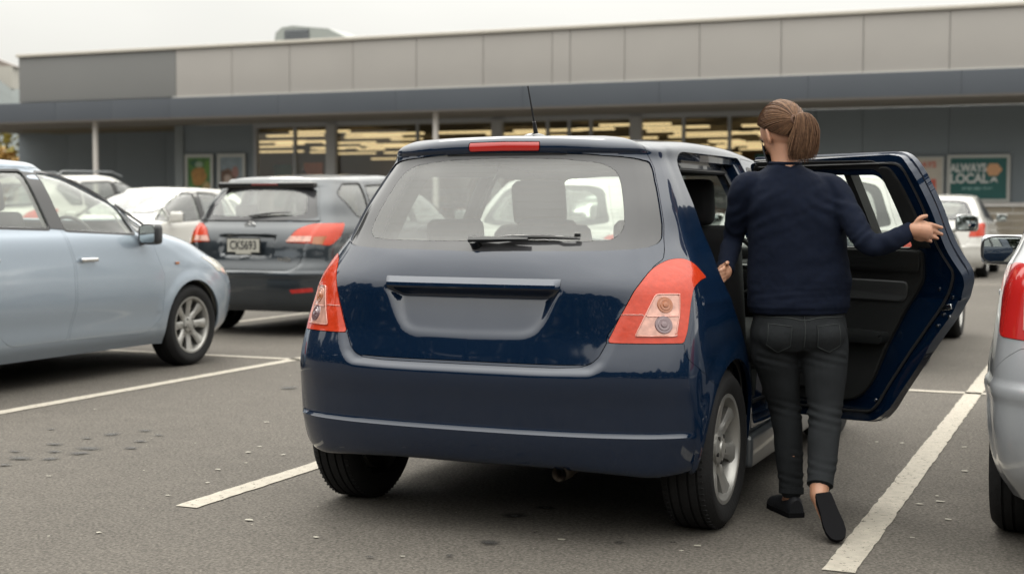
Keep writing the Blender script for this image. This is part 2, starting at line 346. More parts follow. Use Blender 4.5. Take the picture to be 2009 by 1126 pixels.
# ---------------------------------------------------------------- blue hatchback: control cage (x right, y forward, z up, origin under the rear axle)
def roofz_h(y):
    return float(np.interp(y, [-.30, -.2, 0, .3, .7, 1.2, 1.6, 1.75, 2.0], [1.445, 1.460, 1.484, 1.504, 1.512, 1.498, 1.457, 1.434, 1.38]))
def hero_ctrl():
    # row: z, [rear centre y, (x,y) c1..c5], side half width, [front: y of c10, c11, corner (x,y), (x,y), centre y]
    R = []
    def row(z, yc, pts, side, fr):
        r = [(0, yc, z)] + [(x, y, z) for x, y in pts]
        for k, yy in enumerate((.12, .50, .9, 1.35)): r.append((side[k], yy, z))
        (x10, y10), (x11, y11), (x12, y12), (x13, y13), y14 = fr
        r += [(x10, y10, z), (x11, y11, z), (x12, y12, z), (x13, y13, z), (0, y14, z)]
        R.append(r)
    #    z     yc     c1            c2             c3             c4            c5             side widths                front
    row(.20, -.50, [(.30,-.492),(.52,-.465),(.665,-.41),(.745,-.34),(.775,-.17)], [.790,.80,.80,.80], [(.80,1.8),(.795,2.39),(.70,2.83),(.42,3.0),3.05])
    row(.28, -.545,[(.30,-.535),(.53,-.507),(.68,-.455),(.776,-.37),(.800,-.17)], [.81,.808,.808,.808], [(.81,1.8),(.81,2.39),(.72,2.88),(.42,3.05),3.10])
    row(.345,-.572,[(.30,-.562),(.53,-.532),(.69,-.478),(.793,-.386),(.818,-.17)], [.822,.816,.816,.816], [(.818,1.8),(.82,2.39),(.73,2.90),(.42,3.07),3.12])
    row(.42, -.587,[(.30,-.577),(.53,-.546),(.697,-.490),(.802,-.400),(.830,-.17)],[.832,.824,.823,.822], [(.823,1.8),(.828,2.39),(.73,2.91),(.42,3.08),3.13])
    row(.54, -.595,[(.30,-.585),(.53,-.552),(.697,-.495),(.805,-.403),(.838,-.17)],[.842,.835,.832,.83], [(.832,1.8),(.838,2.39),(.73,2.91),(.42,3.08),3.13])
    row(.64, -.590,[(.30,-.580),(.53,-.547),(.693,-.490),(.801,-.398),(.838,-.17)],[.844,.840,.838,.835], [(.835,1.8),(.842,2.39),(.72,2.89),(.42,3.05),3.10])
    row(.74, -.575,[(.30,-.566),(.525,-.530),(.683,-.475),(.787,-.385),(.828,-.17)],[.840,.842,.840,.836], [(.835,1.8),(.838,2.39),(.70,2.80),(.42,2.96),3.02])
    row(.85, -.560,[(.30,-.551),(.518,-.513),(.665,-.448),(.771,-.346),(.810,-.15)],[.829,.838,.838,.834], [(.830,1.8),(.822,2.35),(.68,2.65),(.42,2.78),2.82])
    row(.95, -.540,[(.30,-.530),(.508,-.490),(.648,-.416),(.750,-.310),(.786,-.12)],[.805,.822,.826,.822], [(.818,1.8),(.80,2.25),(.68,2.42),(.42,2.48),2.50])
    row(1.04,-.495,[(.30,-.480),(.50,-.428),(.628,-.350),(.716,-.245),(.745,-.07)],[.764,.788,.795,.792], [(.787,1.75),(.77,2.1),(.71,2.26),(.42,2.37),2.40])
    row(1.10,-.440,[(.30,-.424),(.49,-.378),(.612,-.306),(.687,-.205),(.713,-.04)],[.732,.758,.768,.766], [(.762,1.7),(.745,2.0),(.69,2.15),(.42,2.27),2.30])
    row(1.22,-.355,[(.30,-.338),(.465,-.298),(.578,-.238),(.642,-.150),(.664,-.01)],[.680,.702,.713,.711], [(.707,1.62),(.69,1.85),(.64,1.95),(.40,2.06),2.10])
    row(1.33,-.278,[(.30,-.260),(.43,-.226),(.535,-.170),(.594,-.090),(.612,.02)],[.622,.648,.660,.656], [(.650,1.56),(.64,1.70),(.60,1.78),(.38,1.88),1.92])
    row(1.40,-.232,[(.28,-.214),(.40,-.186),(.50,-.135),(.557,-.062),(.577,.03)],[.588,.611,.622,.617], [(.612,1.50),(.605,1.60),(.57,1.67),(.37,1.76),1.79])
    # roof edge: z follows the roof
    e = [(0,-.222),(.27,-.205),(.390,-.178),(.485,-.13),(.538,-.065),(.560,.03),(.570,.12),(.583,.45),(.585,.9),(.58,1.35),(.575,1.46),(.57,1.53),(.54,1.59),(.35,1.67),(0,1.70)]
    R.append([(x, y, roofz_h(y) - .034*x*x/.36 - .008) for x, y in e])
    for sc in (.93, .72, .42, 0.):
        rr = []
        for x, y in e:
            ys = .75 + (y - .75) * (.82 + .18 * sc) if sc < 1 else y
            xx = x * sc; rr.append((xx, ys, roofz_h(ys) - .034*xx*xx/.36))
        R.append(rr)
    return R
# ---------------------------------------------------------------- cutting a shell into the parts of a car
def sdist(poly, F):
    """signed distance, negative inside, of points F (...,2)"""
    P = np.asarray(poly, float); q = F.reshape(-1, 2); best = np.full(len(q), 1e9)
    for i in range(len(P)):
        a = P[i]; b = P[(i+1) % len(P)]; ab = b - a; l2 = ab @ ab
        if l2 < 1e-12: continue
        t = np.clip(((q - a) @ ab) / l2, 0, 1); best = np.minimum(best, np.linalg.norm(q - a - t[:, None]*ab, axis=1))
    s_ = np.where(pip(P, q[:, 0], q[:, 1]), -1, 1); return (best * s_).reshape(F.shape[:-1])
def sstep(x, a, b):
    t = np.clip((x - a) / (b - a), 0, 1); return t*t*(3-2*t)

class Car:
    def __init__(s, shell, root):
        s.sh = shell; s.root = root; s.sh.faces(); s.mask = [np.full(len(s.sh.Q), -1), np.full(len(s.sh.T), -1)]; s.names = []
    def region(s, key, polys, mode='side', jr=None, over=None):
        """assign yet unassigned faces (or those of the keys in over) inside the polygon to key"""
        k = len(s.names); s.names.append(key)
        ov = [s.names.index(x) for x in over] if over else []
        if polys is not None:
            ms = [np.zeros(len(s.mask[0]), bool), np.zeros(len(s.mask[1]), bool)]
            for poly in (polys if isinstance(polys[0][0], (list, tuple)) else [polys]):
                a = s.sh.inside(poly, mode, jr); ms = [ms[0] | a[0], ms[1] | a[1]]
        else: ms = [np.ones(len(s.mask[0]), bool), np.ones(len(s.mask[1]), bool)]
        for e in (0, 1):
            free = (s.mask[e] == -1)
            for o_ in ov: free |= s.mask[e] == o_
            s.mask[e][free & ms[e]] = k
    def build(s, keys, name, m, parent=None, side='both', gap=.0018, depth=.014, off=0., solid=True, sharp=40, flange_flip=False, flange_mat=None):
        sh = s.sh; P = sh.P.reshape(-1, 3) + sh.N.reshape(-1, 3)*off; Nn = sh.N.reshape(-1, 3)
        ks = [s.names.index(k) for k in ([keys] if isinstance(keys, str) else keys)]
        q = sh.Q[np.isin(s.mask[0], ks)]; t = sh.T[np.isin(s.mask[1], ks)]
        faces = [tuple(f) for f in q] + [tuple(f) for f in t]
        if not faces: print('EMPTY PART', name); return None
        allV = {}; V = []; Nv = []; F = []
        seam = set(int(x) for x in np.nonzero(np.abs(sh.P.reshape(-1, 3)[:, 0]) < 1e-5)[0])
        def vid(i, sgn):
            key = (i, 0 if i in seam else sgn)
            if key not in allV:
                allV[key] = len(V); p = P[i]; n_ = Nn[i]; V.append([p[0]*sgn, p[1], p[2]]); Nv.append([n_[0]*sgn, n_[1], n_[2]])
            return allV[key]
        if side in ('both', 'R'):
            for f in faces:
                g = []
                for i in f:
                    v_ = vid(i, 1)
                    if v_ not in g: g.append(v_)
                if len(g) > 2: F.append(tuple(g))
        if side in ('both', 'L'):
            for f in faces:
                g = []
                for i in f[::-1]:
                    v_ = vid(i, -1)
                    if v_ not in g: g.append(v_)
                if len(g) > 2: F.append(tuple(g))
        V = np.array(V); Nv = np.array(Nv)
        # drop degenerate
        cnt = {}
        for fi, f in enumerate(F):
            for a, b in zip(f, f[1:] + f[:1]): cnt.setdefault((min(a, b), max(a, b)), []).append((fi, a, b))
        be = [x[0] for x in cnt.values() if len(x) == 1]
        if depth:
            push = {}
            for fi, a, b in be:
                c_ = V[list(F[fi])].mean(0)
                for v in (a, b):
                    push.setdefault(v, []).append((c_ - V[v]) - ((c_ - V[v]) @ (V[b]-V[a])) * (V[b]-V[a]) / max(((V[b]-V[a]) @ (V[b]-V[a])), 1e-12))
            for v, l_ in push.items():
                d_ = np.mean(l_, 0); n_ = np.linalg.norm(d_)
                if n_ > 1e-6: V[v] = V[v] + d_/n_*min(gap, n_*.8)
            lo = {}; V = list(V); base = len(F)
            for v in push: lo[v] = len(V); V.append(V[v] - Nv[v]*depth)
            for fi, a, b in be: F.append((b, a, lo[a], lo[b]))
        o = mesh_obj(name, V, F, m, parent if parent is not None else s.root, True, sharp)
        if flange_mat is not None and depth:
            o.data.materials.append(flange_mat); mi = [0]*base + [1]*(len(F)-base); o.data.polygons.foreach_set('material_index', mi)
        return o

RUB = mat('tyre_rubber', (.0095,.0095,.010), .8, spec=.25, var=.25, vscale=30, bump=.25, bscale=90)
BLK = mat('black_plastic', (.012,.012,.013), .45, bump=.15, bscale=400)
BLKG = mat('gloss_black', (.008,.008,.009), .12, coat=.5)
DARK = mat('dark_underbody', (.012,.012,.012), .9)
ALLOY = mat('alloy_silver', (.30,.295,.28), .38, metal=.6, coat=.3, var=.08, vscale=20)
CHROME = mat('chrome', (.75,.75,.75), .12, metal=1)
SEAT = mat('dark_seat_cloth', (.018,.018,.020), .9, bump=.2, bscale=600)
LINER = mat('cabin_liner', (.045,.043,.04), .95)
LINERL = mat('pale_cabin_liner', (.2,.195,.175), .95)
REDL = mat('red_lamp_lens', (.42,.032,.008), .22, coat=.6, spec=.2, bump=.25, bscale=35, var=.12, vscale=60)
REDD = mat('deep_red_lens', (.36,.012,.01), .15, coat=1)
AMB = mat('amber_lens', (.30,.10,.03), .2, coat=1)
CLRL = mat('clear_lens', (.46,.25,.20), .15, coat=.6, metal=.2, var=.35, vscale=40)
MIRR = mat('mirror_glass', (.55,.6,.6), .03, metal=1)
GLS = glass('window_glass', (.72,.78,.74), .06, (.2,.21,.2))
GLSREAR = glass('hazed_rear_glass', (.86,.90,.86), .11, (.15,.15,.14), .85, lines=True)  # grey film in the colour imitates sky reflected in the rear window
GLSP = glass('pale_window_glass', (.88,.92,.88), .20, (.24,.26,.23), 1.2)
FRIT = mat('ceramic_glass_border', (.040,.040,.043), .12, coat=.8, spec=.1)

def make_wheel(root, c, r=.302, wd=.19, rim=.205, spokes=7, sgn=1, hub=False, steer=0, detail=True, name='wheel'):
    """c: centre of the tyre; sgn +1 when the outer face looks to +x"""
    h = wd/2
    t = MB(); rr = r
    prof = [(rim-.004, -h*.86), (rim+.012, -h*.96), ((rim+r)/2, -h*1.04), (r-.022, -h*.95), (r-.006, -h*.80)]
    # tread with circumferential grooves
    g = [-.56, -.2, .2, .56]
    xs = -h*.80
    for gx in g:
        prof += [(r, h*(gx-.045)), (r-.008, h*(gx-.04)), (r-.008, h*(gx+.04)), (r, h*(gx+.045))]
    prof += [(r-.006, h*.80), (r-.022, h*.95), ((rim+r)/2+.02, h*1.03), ((rim+r)/2+.016, h*1.055), ((rim+r)/2-.01, h*1.06), (rim+.012, h*.96), (rim-.004, h*.86)]
    n = 96 if detail else 48
    t.lathe(prof, (0,0,0), 'X', n)
    if detail:
        for k in range(72):
            th = 2*math.pi*k/72
            for s_ in (-1, 1):
                M_ = Matrix.Rotation(th, 3, 'X')
                cc_ = M_ @ Vector((s_*h*.70, 0, r-.0028)); t.box(cc_, (h*.20, .006, .006), rx=th, rz=0)
    wob = empty(name, c); wob.parent = root; wob.rotation_euler = (0, 0, steer)
    if sgn < 0: wob.rotation_euler = (0, 0, math.pi + steer)
    t.build('tyre', RUB, wob, True, 50)
    # alloy rim
    m = MB(); f = h*.72
    m.lathe([(rim-.002, -h*.8), (rim, h*.8), (rim+.006, h*.88), (rim+.004, h*.93), (rim-.010, h*.92), (rim-.016, h*.86), (rim-.022, h*.55), (rim-.03, -h*.8)], (0,0,0), 'X', n)
    for k in range(spokes):
        th = 2*math.pi*k/spokes
        pr = [(.03, .040, f-.012), (.07, .032, f-.016), (.11, .028, f-.008), (.15, .031, f-.001), (rim-.012, .046, f+.008)]
        V = []; F = []
        for (q, wq, fx) in pr:
            for y_, x_ in ((-wq, fx-.010), (-wq*.55, fx), (wq*.55, fx), (wq, fx-.010), (wq*.8, fx-.035), (-wq*.8, fx-.035)):
                V.append(Matrix.Rotation(th, 3, 'X') @ Vector((x_, y_, q)))
        for i in range(len(pr)-1):
            for j in range(6): a = i*6+j; b = i*6+(j+1) % 6; F.append((a, b, b+6, a+6))
        m.add(V, F)
    m.lathe([(.062, f-.03), (.062, f-.006), (.05, f+.0), (.032, f+.001), (.03, f+.007), (.001, f+.009)], (0,0,0), 'X', 32)
    m.build('rim', ALLOY, wob, True, 35)
    b = MB(); b.lathe([(.001, f-.075), (.13, f-.075), (.13, f-.09), (.001, f-.09)], (0,0,0), 'X', 32)
    for k in range(5):
        th = 2*math.pi*(k+.5)/5; b.lathe([(.001, f+.002), (.008, f+.002), (.008, f-.012)], (0, .052*math.sin(th), .052*math.cos(th)), 'X', 8)
    b.lathe([(.001,-h*.2),(rim-.012,-h*.2),(rim-.012,-h*.3),(.001,-h*.3)], (0,0,0), 'X', 32); b.build('brake_disc', mat('brake_iron', (.02,.019,.018), .7, metal=.4), wob)
    return wob

def wheel_wells(root, ys, x_out, r=.34, r_well=.35):
    for k, y in enumerate(ys):
        for s_ in (-1, 1):
            mb = MB(); n = 20; V = []; F = []
            for i in range(n+1):
                th = (0 if k else -.06*math.pi) + math.pi*1.04*i/n if k else -.06*math.pi + math.pi*1.03*i/n
                for x in (s_*(x_out-.012), s_*(x_out-.30)): V.append((x, y + r_well*math.cos(th), .30 + r_well*math.sin(th)))
            for i in range(n): F.append((2*i, 2*i+1, 2*i+3, 2*i+2))
            c_ = len(V); V.append((s_*(x_out-.30), y, .3)); F += [(2*i+1, c_, 2*i+3) for i in range(n)]
            mb.add(V, F); mb.build('wheel_well', DARK, root)

def make_seat(root, c, w=.50, m=SEAT, head=True, face=1, hz=0):
    """car seat facing +y; c is the floor point under the cushion"""
    x, y, z = c; b = MB()
    b.box((x, y, z+.28), (w, .50, .16), bev=.05, rx=R(6))
    b.box((x, y-.30, z+.58+hz), (w*.96, .14, .62), bev=.06, rx=R(14))
    o = b.build('seat', m, root)
    if head:
        h = MB(); h.box((x, y-.405, z+.99+hz), (.26, .10, .21), bev=.045, rx=R(10)); h.box((x, y-.385, z+.86+hz), (.12, .02, .1)); h.build('headrest', m, o)
    return o
def steering(root, c, r=.18, tilt=28, m=BLK):
    b = MB(); T = Matrix.Rotation(R(tilt), 3, 'X')
    pts = [T @ Vector((r*math.cos(a), 0, r*math.sin(a))) + Vector(c) for a in np.linspace(0, 2*math.pi, 29)[:-1]]
    b.tube(pts, .014, 8, closed=True)
    b.box(c, (.13, .05, .10), bev=.02, rx=R(tilt))
    for sx in (-1, 1): b.tube([Vector(c), T @ Vector((sx*r, 0, -.01)) + Vector(c)], .014, 6)
    b.tube([Vector(c), Vector(c) + Vector((0, .28, -.12))], .03, 8)
    return b.build('steering_wheel', m, root)
def mirror(root, c, sx, m, w=.20, h=.13):
    """door mirror; glass looks back (-y)"""
    b = MB(); x, y, z = c
    b.box((x + sx*w/2, y, z), (w, .10, h), bev=.04); b.tube([(x - sx*.03, y, z-h*.45), (x+sx*.05, y, z-h*.2)], .025, 8)
    o = b.build('door_mirror', m, root)
    g = MB(); g.box((x + sx*w/2, y-.0505, z), (w*.86, .006, h*.80), bev=.0029); g.build('mirror_glass', MIRR, o)
    g = MB(); 
    pts = [(x + sx*w/2 + w*.47*math.copysign(abs(math.cos(a))**.6, math.cos(a)), y-.049, z + h*.44*math.copysign(abs(math.sin(a))**.6, math.sin(a))) for a in np.linspace(0, 2*math.pi, 33)[:-1]]
    g.tube(pts, .006, 6, closed=True); g.build('mirror_rim', BLK, o)
    return o
def sub_build(car, name, m, incl, excl=(), mode='side', side='R', off=0., depth=.02, flip=False, parent=None, jr=None, sharp=40, gap=.001):
    """a panel lying on an offset of the shell inside polygon incl and outside the excl polygons; flip faces it into the cabin"""
    sh = car.sh; a = sh.inside(incl, mode, jr)
    for e in excl:
        b = sh.inside(e, mode, jr); a = [a[0] & ~b[0], a[1] & ~b[1]]
    sv = car.mask, car.names, sh.N
    car.mask = [np.where(a[0], 0, -1), np.where(a[1], 0, -1)]; car.names = ['x']
    o = car.build('x', name, m, parent, side, gap, -depth if flip else depth, off, sharp=sharp)
    car.mask, car.names, sh.N = sv
    if o and flip:
        bm = bmesh.new(); bm.from_mesh(o.data); bmesh.ops.reverse_faces(bm, faces=bm.faces); bm.to_mesh(o.data); bm.free()
    return o
class SideX:
    def __init__(s, sh, jr):
        P = sh.P[:, jr[0]:jr[1]].reshape(-1, 3); N_ = sh.N[:, jr[0]:jr[1]].reshape(-1, 3); s.P = P; s.N = N_
    def __call__(s, y, z, off=0):
        d = (s.P[:, 1]-y)**2 + (s.P[:, 2]-z)**2; k = np.argpartition(d, 6)[:6]; w = 1/(d[k]+1e-7); w /= w.sum()
        return float((s.P[k, 0]*w).sum())
def shrink(poly, r):
    P = np.array(poly, float); n = len(P); A = sum(P[i][0]*P[(i+1) % n][1]-P[(i+1) % n][0]*P[i][1] for i in range(n)); sg = 1 if A > 0 else -1
    out = []
    for i in range(n):
        a = P[i-1]; b = P[(i+1) % n]; t = b - a; L_ = np.linalg.norm(t)
        if L_ < 1e-9: out.append(P[i]); continue
        out.append(P[i] + sg*r*np.array([-t[1], t[0]])/L_)
    return np.array(out)
def densify(poly, st=.03):
    out = []; n = len(poly)
    for i in range(n):
        a = np.array(poly[i]); b = np.array(poly[(i+1) % n]); k = max(1, int(np.linalg.norm(b-a)/st))
        out += [tuple(a + (b-a)*j/k) for j in range(k)]
    return out
def ring(name, poly, sx, steps, m, parent, flip=False, sgn=1):
    """stepped frame following a (y,z) outline on the side: steps = [(shrink, inward)]"""
    D = densify(poly); n = len(D); V = []
    for r, dx in steps:
        S = shrink(D, r)
        for k in range(n): V.append((sgn*(sx(S[k][0], S[k][1]) - dx), S[k][0], S[k][1]))
    F = []
    for i in range(len(steps)-1):
        for k in range(n):
            f = (i*n+k, i*n+(k+1) % n, (i+1)*n+(k+1) % n, (i+1)*n+k); F.append(f[::-1] if flip else f)
    return mesh_obj(name, V, F, m, parent, True, 30)
def ring_tube(name, poly, sx, r, shr, dx, m, parent, n=6, sgn=1):
    D = densify(poly); S = shrink(D, shr); b = MB()
    b.tube([(sgn*(sx(q[0], q[1]) - dx), q[0], q[1]) for q in S], r, n, closed=True)
    return b.build(name, m, parent)
# ================================================================ ground
def gmat():
    m = bpy.data.materials.new('asphalt'); m.use_nodes = True; t = m.node_tree; l = t.links.new; b = t.nodes['Principled BSDF']; b.inputs['Roughness'].default_value = .92; b.inputs['Specular IOR Level'].default_value = .25
    c = t.nodes.new('ShaderNodeTexCoord')
    def noise(sc, det, ro=.5):
        n = t.nodes.new('ShaderNodeTexNoise'); n.inputs['Scale'].default_value = sc; n.inputs['Detail'].default_value = det; n.inputs['Roughness'].default_value = ro; l(c.outputs['Object'], n.inputs[0]); return n
    big = noise(.5, 5, .6); mid = noise(7, 4); fine = noise(75, 4, .75); v = t.nodes.new('ShaderNodeTexVoronoi'); v.inputs['Scale'].default_value = 85; l(c.outputs['Object'], v.inputs['Vector'])
    def rmp(src, a, b_, lo, hi):
        r = t.nodes.new('ShaderNodeMapRange'); r.inputs[1].default_value = a; r.inputs[2].default_value = b_; r.inputs[3].default_value = lo; r.inputs[4].default_value = hi; l(src, r.inputs[0]); return r.outputs[0]
    def mul(a, b_):
        x = t.nodes.new('ShaderNodeMath'); x.operation = 'MULTIPLY'; l(a, x.inputs[0]); l(b_, x.inputs[1]); return x.outputs[0]
    k = mul(mul(rmp(big.outputs[0], .3, .7, .90, 1.10), rmp(mid.outputs[0], .3, .7, .94, 1.06)), mul(rmp(fine.outputs[0], .32, .68, .45, 1.6), rmp(v.outputs['Distance'], 0, .8, 1.25, .7)))
    x = t.nodes.new('ShaderNodeMix'); x.data_type = 'RGBA'; x.blend_type = 'MULTIPLY'; x.inputs[0].default_value = 1; x.inputs[6].default_value = (.088,.0795,.069,1); l(k, x.inputs[7])
    # sparse pale chips among the stones
    v2 = t.nodes.new('ShaderNodeTexVoronoi'); v2.inputs['Scale'].default_value = 38; l(c.outputs['Object'], v2.inputs['Vector'])
    cs = rmp(v2.outputs['Distance'], .10, .07, 0, 1); s = t.nodes.new('ShaderNodeSeparateColor'); l(v2.outputs['Color'], s.inputs[0]); gt = t.nodes.new('ShaderNodeMath'); gt.operation = 'GREATER_THAN'; gt.inputs[1].default_value = .86; l(s.outputs[0], gt.inputs[0])
    y = t.nodes.new('ShaderNodeMix'); y.data_type = 'RGBA'; l(mul(cs, gt.outputs[0]), y.inputs[0]); l(x.outputs[2], y.inputs[6]); y.inputs[7].default_value = (.22,.205,.18,1)
    l(y.outputs[2], b.inputs['Base Color'])
    bp = t.nodes.new('ShaderNodeBump'); bp.inputs['Strength'].default_value = .7; bp.inputs['Distance'].default_value = .006; l(fine.outputs[0], bp.inputs['Height']); l(bp.outputs[0], b.inputs['Normal'])
    return m
ASPH = gmat()
b = MB(); b.add([(-1500,-1500,0),(1500,-1500,0),(1500,1500,0),(-1500,1500,0)], [(0,1,2,3)]); tag(b.build('ground', ASPH, None, False), kind='structure')
PAINTW = mat('road_marking_paint', (.30,.275,.23), .8, var=.16, vscale=25, bump=.5, bscale=120)
def wornpaint():
    m = PAINTW; t = m.node_tree; l = t.links.new; b = t.nodes['Principled BSDF']; o = [n for n in t.nodes if n.type == 'OUTPUT_MATERIAL'][0]
    c = t.nodes.new('ShaderNodeTexCoord'); n = t.nodes.new('ShaderNodeTexNoise'); n.inputs['Scale'].default_value = 45; n.inputs['Detail'].default_value = 6; n.inputs['Roughness'].default_value = .7; l(c.outputs['Object'], n.inputs[0])
    r = t.nodes.new('ShaderNodeMapRange'); r.inputs[1].default_value = .36; r.inputs[2].default_value = .40; l(n.outputs[0], r.inputs[0])
    tr = t.nodes.new('ShaderNodeBsdfTransparent'); x = t.nodes.new('ShaderNodeMixShader'); l(r.outputs[0], x.inputs[0]); l(tr.outputs[0], x.inputs[1]); l(b.outputs[0], x.inputs[2]); l(x.outputs[0], o.inputs[0])
wornpaint()
def marking(x0, y0, x1, y1, wd=.1, rag=.004, seed=0):
    rnd = random.Random(seed); dx, dy = x1-x0, y1-y0; L_ = math.hypot(dx, dy); n = max(2, int(min(L_, 14)/.06)); nx, ny = -dy/L_*wd/2, dx/L_*wd/2; V = []
    for i in range(n+1):
        t = i/n; e = rnd.uniform(-rag, rag)/wd*2; e2 = rnd.uniform(-rag, rag)/wd*2
        V += [(x0+dx*t+nx*(1+e), y0+dy*t+ny*(1+e), .004), (x0+dx*t-nx*(1+e2), y0+dy*t-ny*(1+e2), .004)]
    F = [(2*i, 2*i+1, 2*i+3, 2*i+2) for i in range(n)]
    o = mesh_obj('road_marking', V, F, PAINTW, None, False); return tag(o, kind='structure')
for k in range(-9, 5):
    X = -.81 + 2.61*k
    if k >= 1: X += .0
    marking(X, 4.68 if k != 0 else 4.70, X, 14.8, .105 if k else .108, seed=k)
marking(-26, 9.75, 12, 9.72, .09, seed=77)
for k in range(-9, 5): marking(-.8+2.61*k, 19.5, -.8+2.61*k, 29.5, .1, seed=k+50)
marking(-26, 24.5, 12, 24.5, .09, seed=78)
# oil stains (dark absorbed marks in the asphalt)
oil = mat('oil_stain', (.024,.023,.022), .7)
def softedge(m, k=1.):
    t = m.node_tree; l = t.links.new; b = t.nodes['Principled BSDF']; o = [n for n in t.nodes if n.type == 'OUTPUT_MATERIAL'][0]
    c = t.nodes.new('ShaderNodeTexCoord'); v = t.nodes.new('ShaderNodeVectorMath'); v.operation = 'SUBTRACT'; v.inputs[1].default_value = (.5,.5,0); l(c.outputs['Generated'], v.inputs[0])
    q = t.nodes.new('ShaderNodeVectorMath'); q.operation = 'MULTIPLY'; q.inputs[1].default_value = (1,1,0); l(v.outputs[0], q.inputs[0]); d = t.nodes.new('ShaderNodeVectorMath'); d.operation = 'LENGTH'; l(q.outputs[0], d.inputs[0])
    n = t.nodes.new('ShaderNodeTexNoise'); n.inputs['Scale'].default_value = 60; n.inputs['Detail'].default_value = 4; l(c.outputs['Object'], n.inputs[0]); a = t.nodes.new('ShaderNodeMath'); a.operation = 'MULTIPLY_ADD'; a.inputs[1].default_value = .28; l(n.outputs[0], a.inputs[0]); l(d.outputs['Value'], a.inputs[2])
    r = t.nodes.new('ShaderNodeMapRange'); r.inputs[1].default_value = .58; r.inputs[2].default_value = .22; r.inputs[3].default_value = 0; r.inputs[4].default_value = .85*k; l(a.outputs[0], r.inputs[0])
    tr = t.nodes.new('ShaderNodeBsdfTransparent'); x = t.nodes.new('ShaderNodeMixShader'); l(r.outputs[0], x.inputs[0]); l(tr.outputs[0], x.inputs[1]); l(b.outputs[0], x.inputs[2]); l(x.outputs[0], o.inputs[0])
softedge(oil)
def gpt(px, py):
    v = Fv + R2*(px-1004.5)/2763.53 - U2*(py-563)/2763.53; t = -CAMH/v.z; return v.x*t, v.y*t
def blob(name, x, y, rx, ry, m, z=.004, seed=0, n=18):
    rnd = random.Random(seed); ph = [rnd.uniform(0, 6.28) for _ in range(3)]; V = [(x, y, z)]
    for j in range(n):
        a = 2*math.pi*j/n; q = 1 + .22*math.sin(2*a+ph[0]) + .14*math.sin(3*a+ph[1]) + .08*math.sin(5*a+ph[2]); V.append((x+rx*q*math.cos(a), y+ry*q*math.sin(a), z))
    return tag(mesh_obj(name, V, [(0, 1+j, 1+(j+1) % n) for j in range(n)], m, None, False), kind='structure')
for k, (px, py, rx) in enumerate([(221,853,.042),(178,881,.052),(155,890,.045),(106,873,.035),(38,900,.05),(99,901,.04),(101,843,.022),(106,887,.03),(171,861,.025),(274,867,.03),(254,880,.035),(284,846,.03),(312,855,.02),(31,887,.025),(10,914,.03),
                                   (1009,1012,.045),(1068,998,.035),(964,1066,.036),(726,1095,.014),(882,1092,.014),(1216,1066,.018),(1322,1066,.012),(1050,1046,.01),(735,830,.02),(570,762,.06)]):
    x, y = gpt(px, py); blob('oil_stain', x, y, rx*1.5, rx*1.35, oil, .005 + .0005*(k % 5), k)
# pale scraps and blown petals lying about: too many to count
rnd = random.Random(5); V = []; F = []
spots = [gpt(*q) for q in [(187,804),(523,829),(510,877),(487,888),(555,893),(427,922),(407,948),(483,909),(489,1021),(1368,1072),(1100,1060),(1337,1082),(1720,868),(1770,870),(1892,878),(1891,925),(1845,985),(1790,1056),(1838,974),(1805,990),(1860,1020),(620,1055),(790,1093),(330,973),(193,1046),(95,935)]]
spots += [(rnd.uniform(-7, 1.5), rnd.uniform(3.2, 9)) for _ in range(110)]
for i, (x, y) in enumerate(spots):
    s_ = rnd.uniform(.008, .016) if i < 26 else rnd.uniform(.002, .006); a0 = rnd.uniform(0, 6.28); b0 = len(V); n = 6
    for j in range(n):
        a = 2*math.pi*j/n; q = s_*rnd.uniform(.6, 1.2); V.append((x+q*math.cos(a+a0)*1.3, y+q*math.sin(a+a0), .0045 + (.0012 if j % 2 else 0)))
    F.append(tuple(range(b0, b0+n)))
tag(mesh_obj('litter', V, F, mat('pale_scrap', (.26,.245,.205), .8), None, False), kind='stuff')

# ================================================================ the supermarket
shop = empty('supermarket_building', (0,0,0), 0, 'long low grey supermarket with pale panelled fascia and glazed front under a canopy', 'building')
FAS = mat('pale_fascia_panel', (.315,.298,.280), .6, var=.03, vscale=.8); FASD = mat('grey_fascia_panel', (.155,.156,.153), .6, var=.03, vscale=.8)
CAN = mat('canopy_bluegrey', (.060,.069,.083), .5, var=.03, vscale=1); SOF = mat('soffit_board', (.17,.155,.135), .8); WAL = mat('bluegrey_wall_panel', (.170,.200,.222), .6, var=.04, vscale=.7)
CAPM = mat('cream_flashing', (.45,.42,.37), .5); FRM = mat('grey_window_frame', (.30,.31,.32), .45); POST = mat('pale_post', (.52,.49,.46), .5)
Y0 = 36.0; YW = 39.5
xs = [-32.65,-26.5,-24.46,-22.44,-20.30,-18.25,-16.17,-14.11,-13.59,-12.04,-9.98,-7.84,-5.78,-3.71,-1.65,.4,2.45,4.5,6.55,8.6]
def panel_box(name, x0, x1, z0, z1, y, th, m, gap=.02, parent=shop, tilt=0):
    b = MB(); b.box(((x0+x1)/2, y+th/2, (z0+z1)/2), (x1-x0-gap, th, z1-z0-gap), bev=.006); return b.build(name, m, parent)
rnd = random.Random(9)
for i in range(len(xs)-1): panel_box('fascia_panel', xs[i], xs[i+1], 4.66, 6.11, Y0 + rnd.uniform(-.004,.004), .08, FASD if i == 0 else FAS, .016)
b = MB(); b.box((-12.0, Y0+.16, 5.35), (41.2, .12, 1.5)); b.box((-12, 46, 5.9), (41.0, 19.6, .2)); b.build('roof', mat('roof_membrane', (.35,.35,.34), .8), shop)
b = MB(); b.box((-12.0, Y0+.10, 6.16), (41.4, .36, .10), bev=.02); b.build('roof_flashing', CAPM, shop)
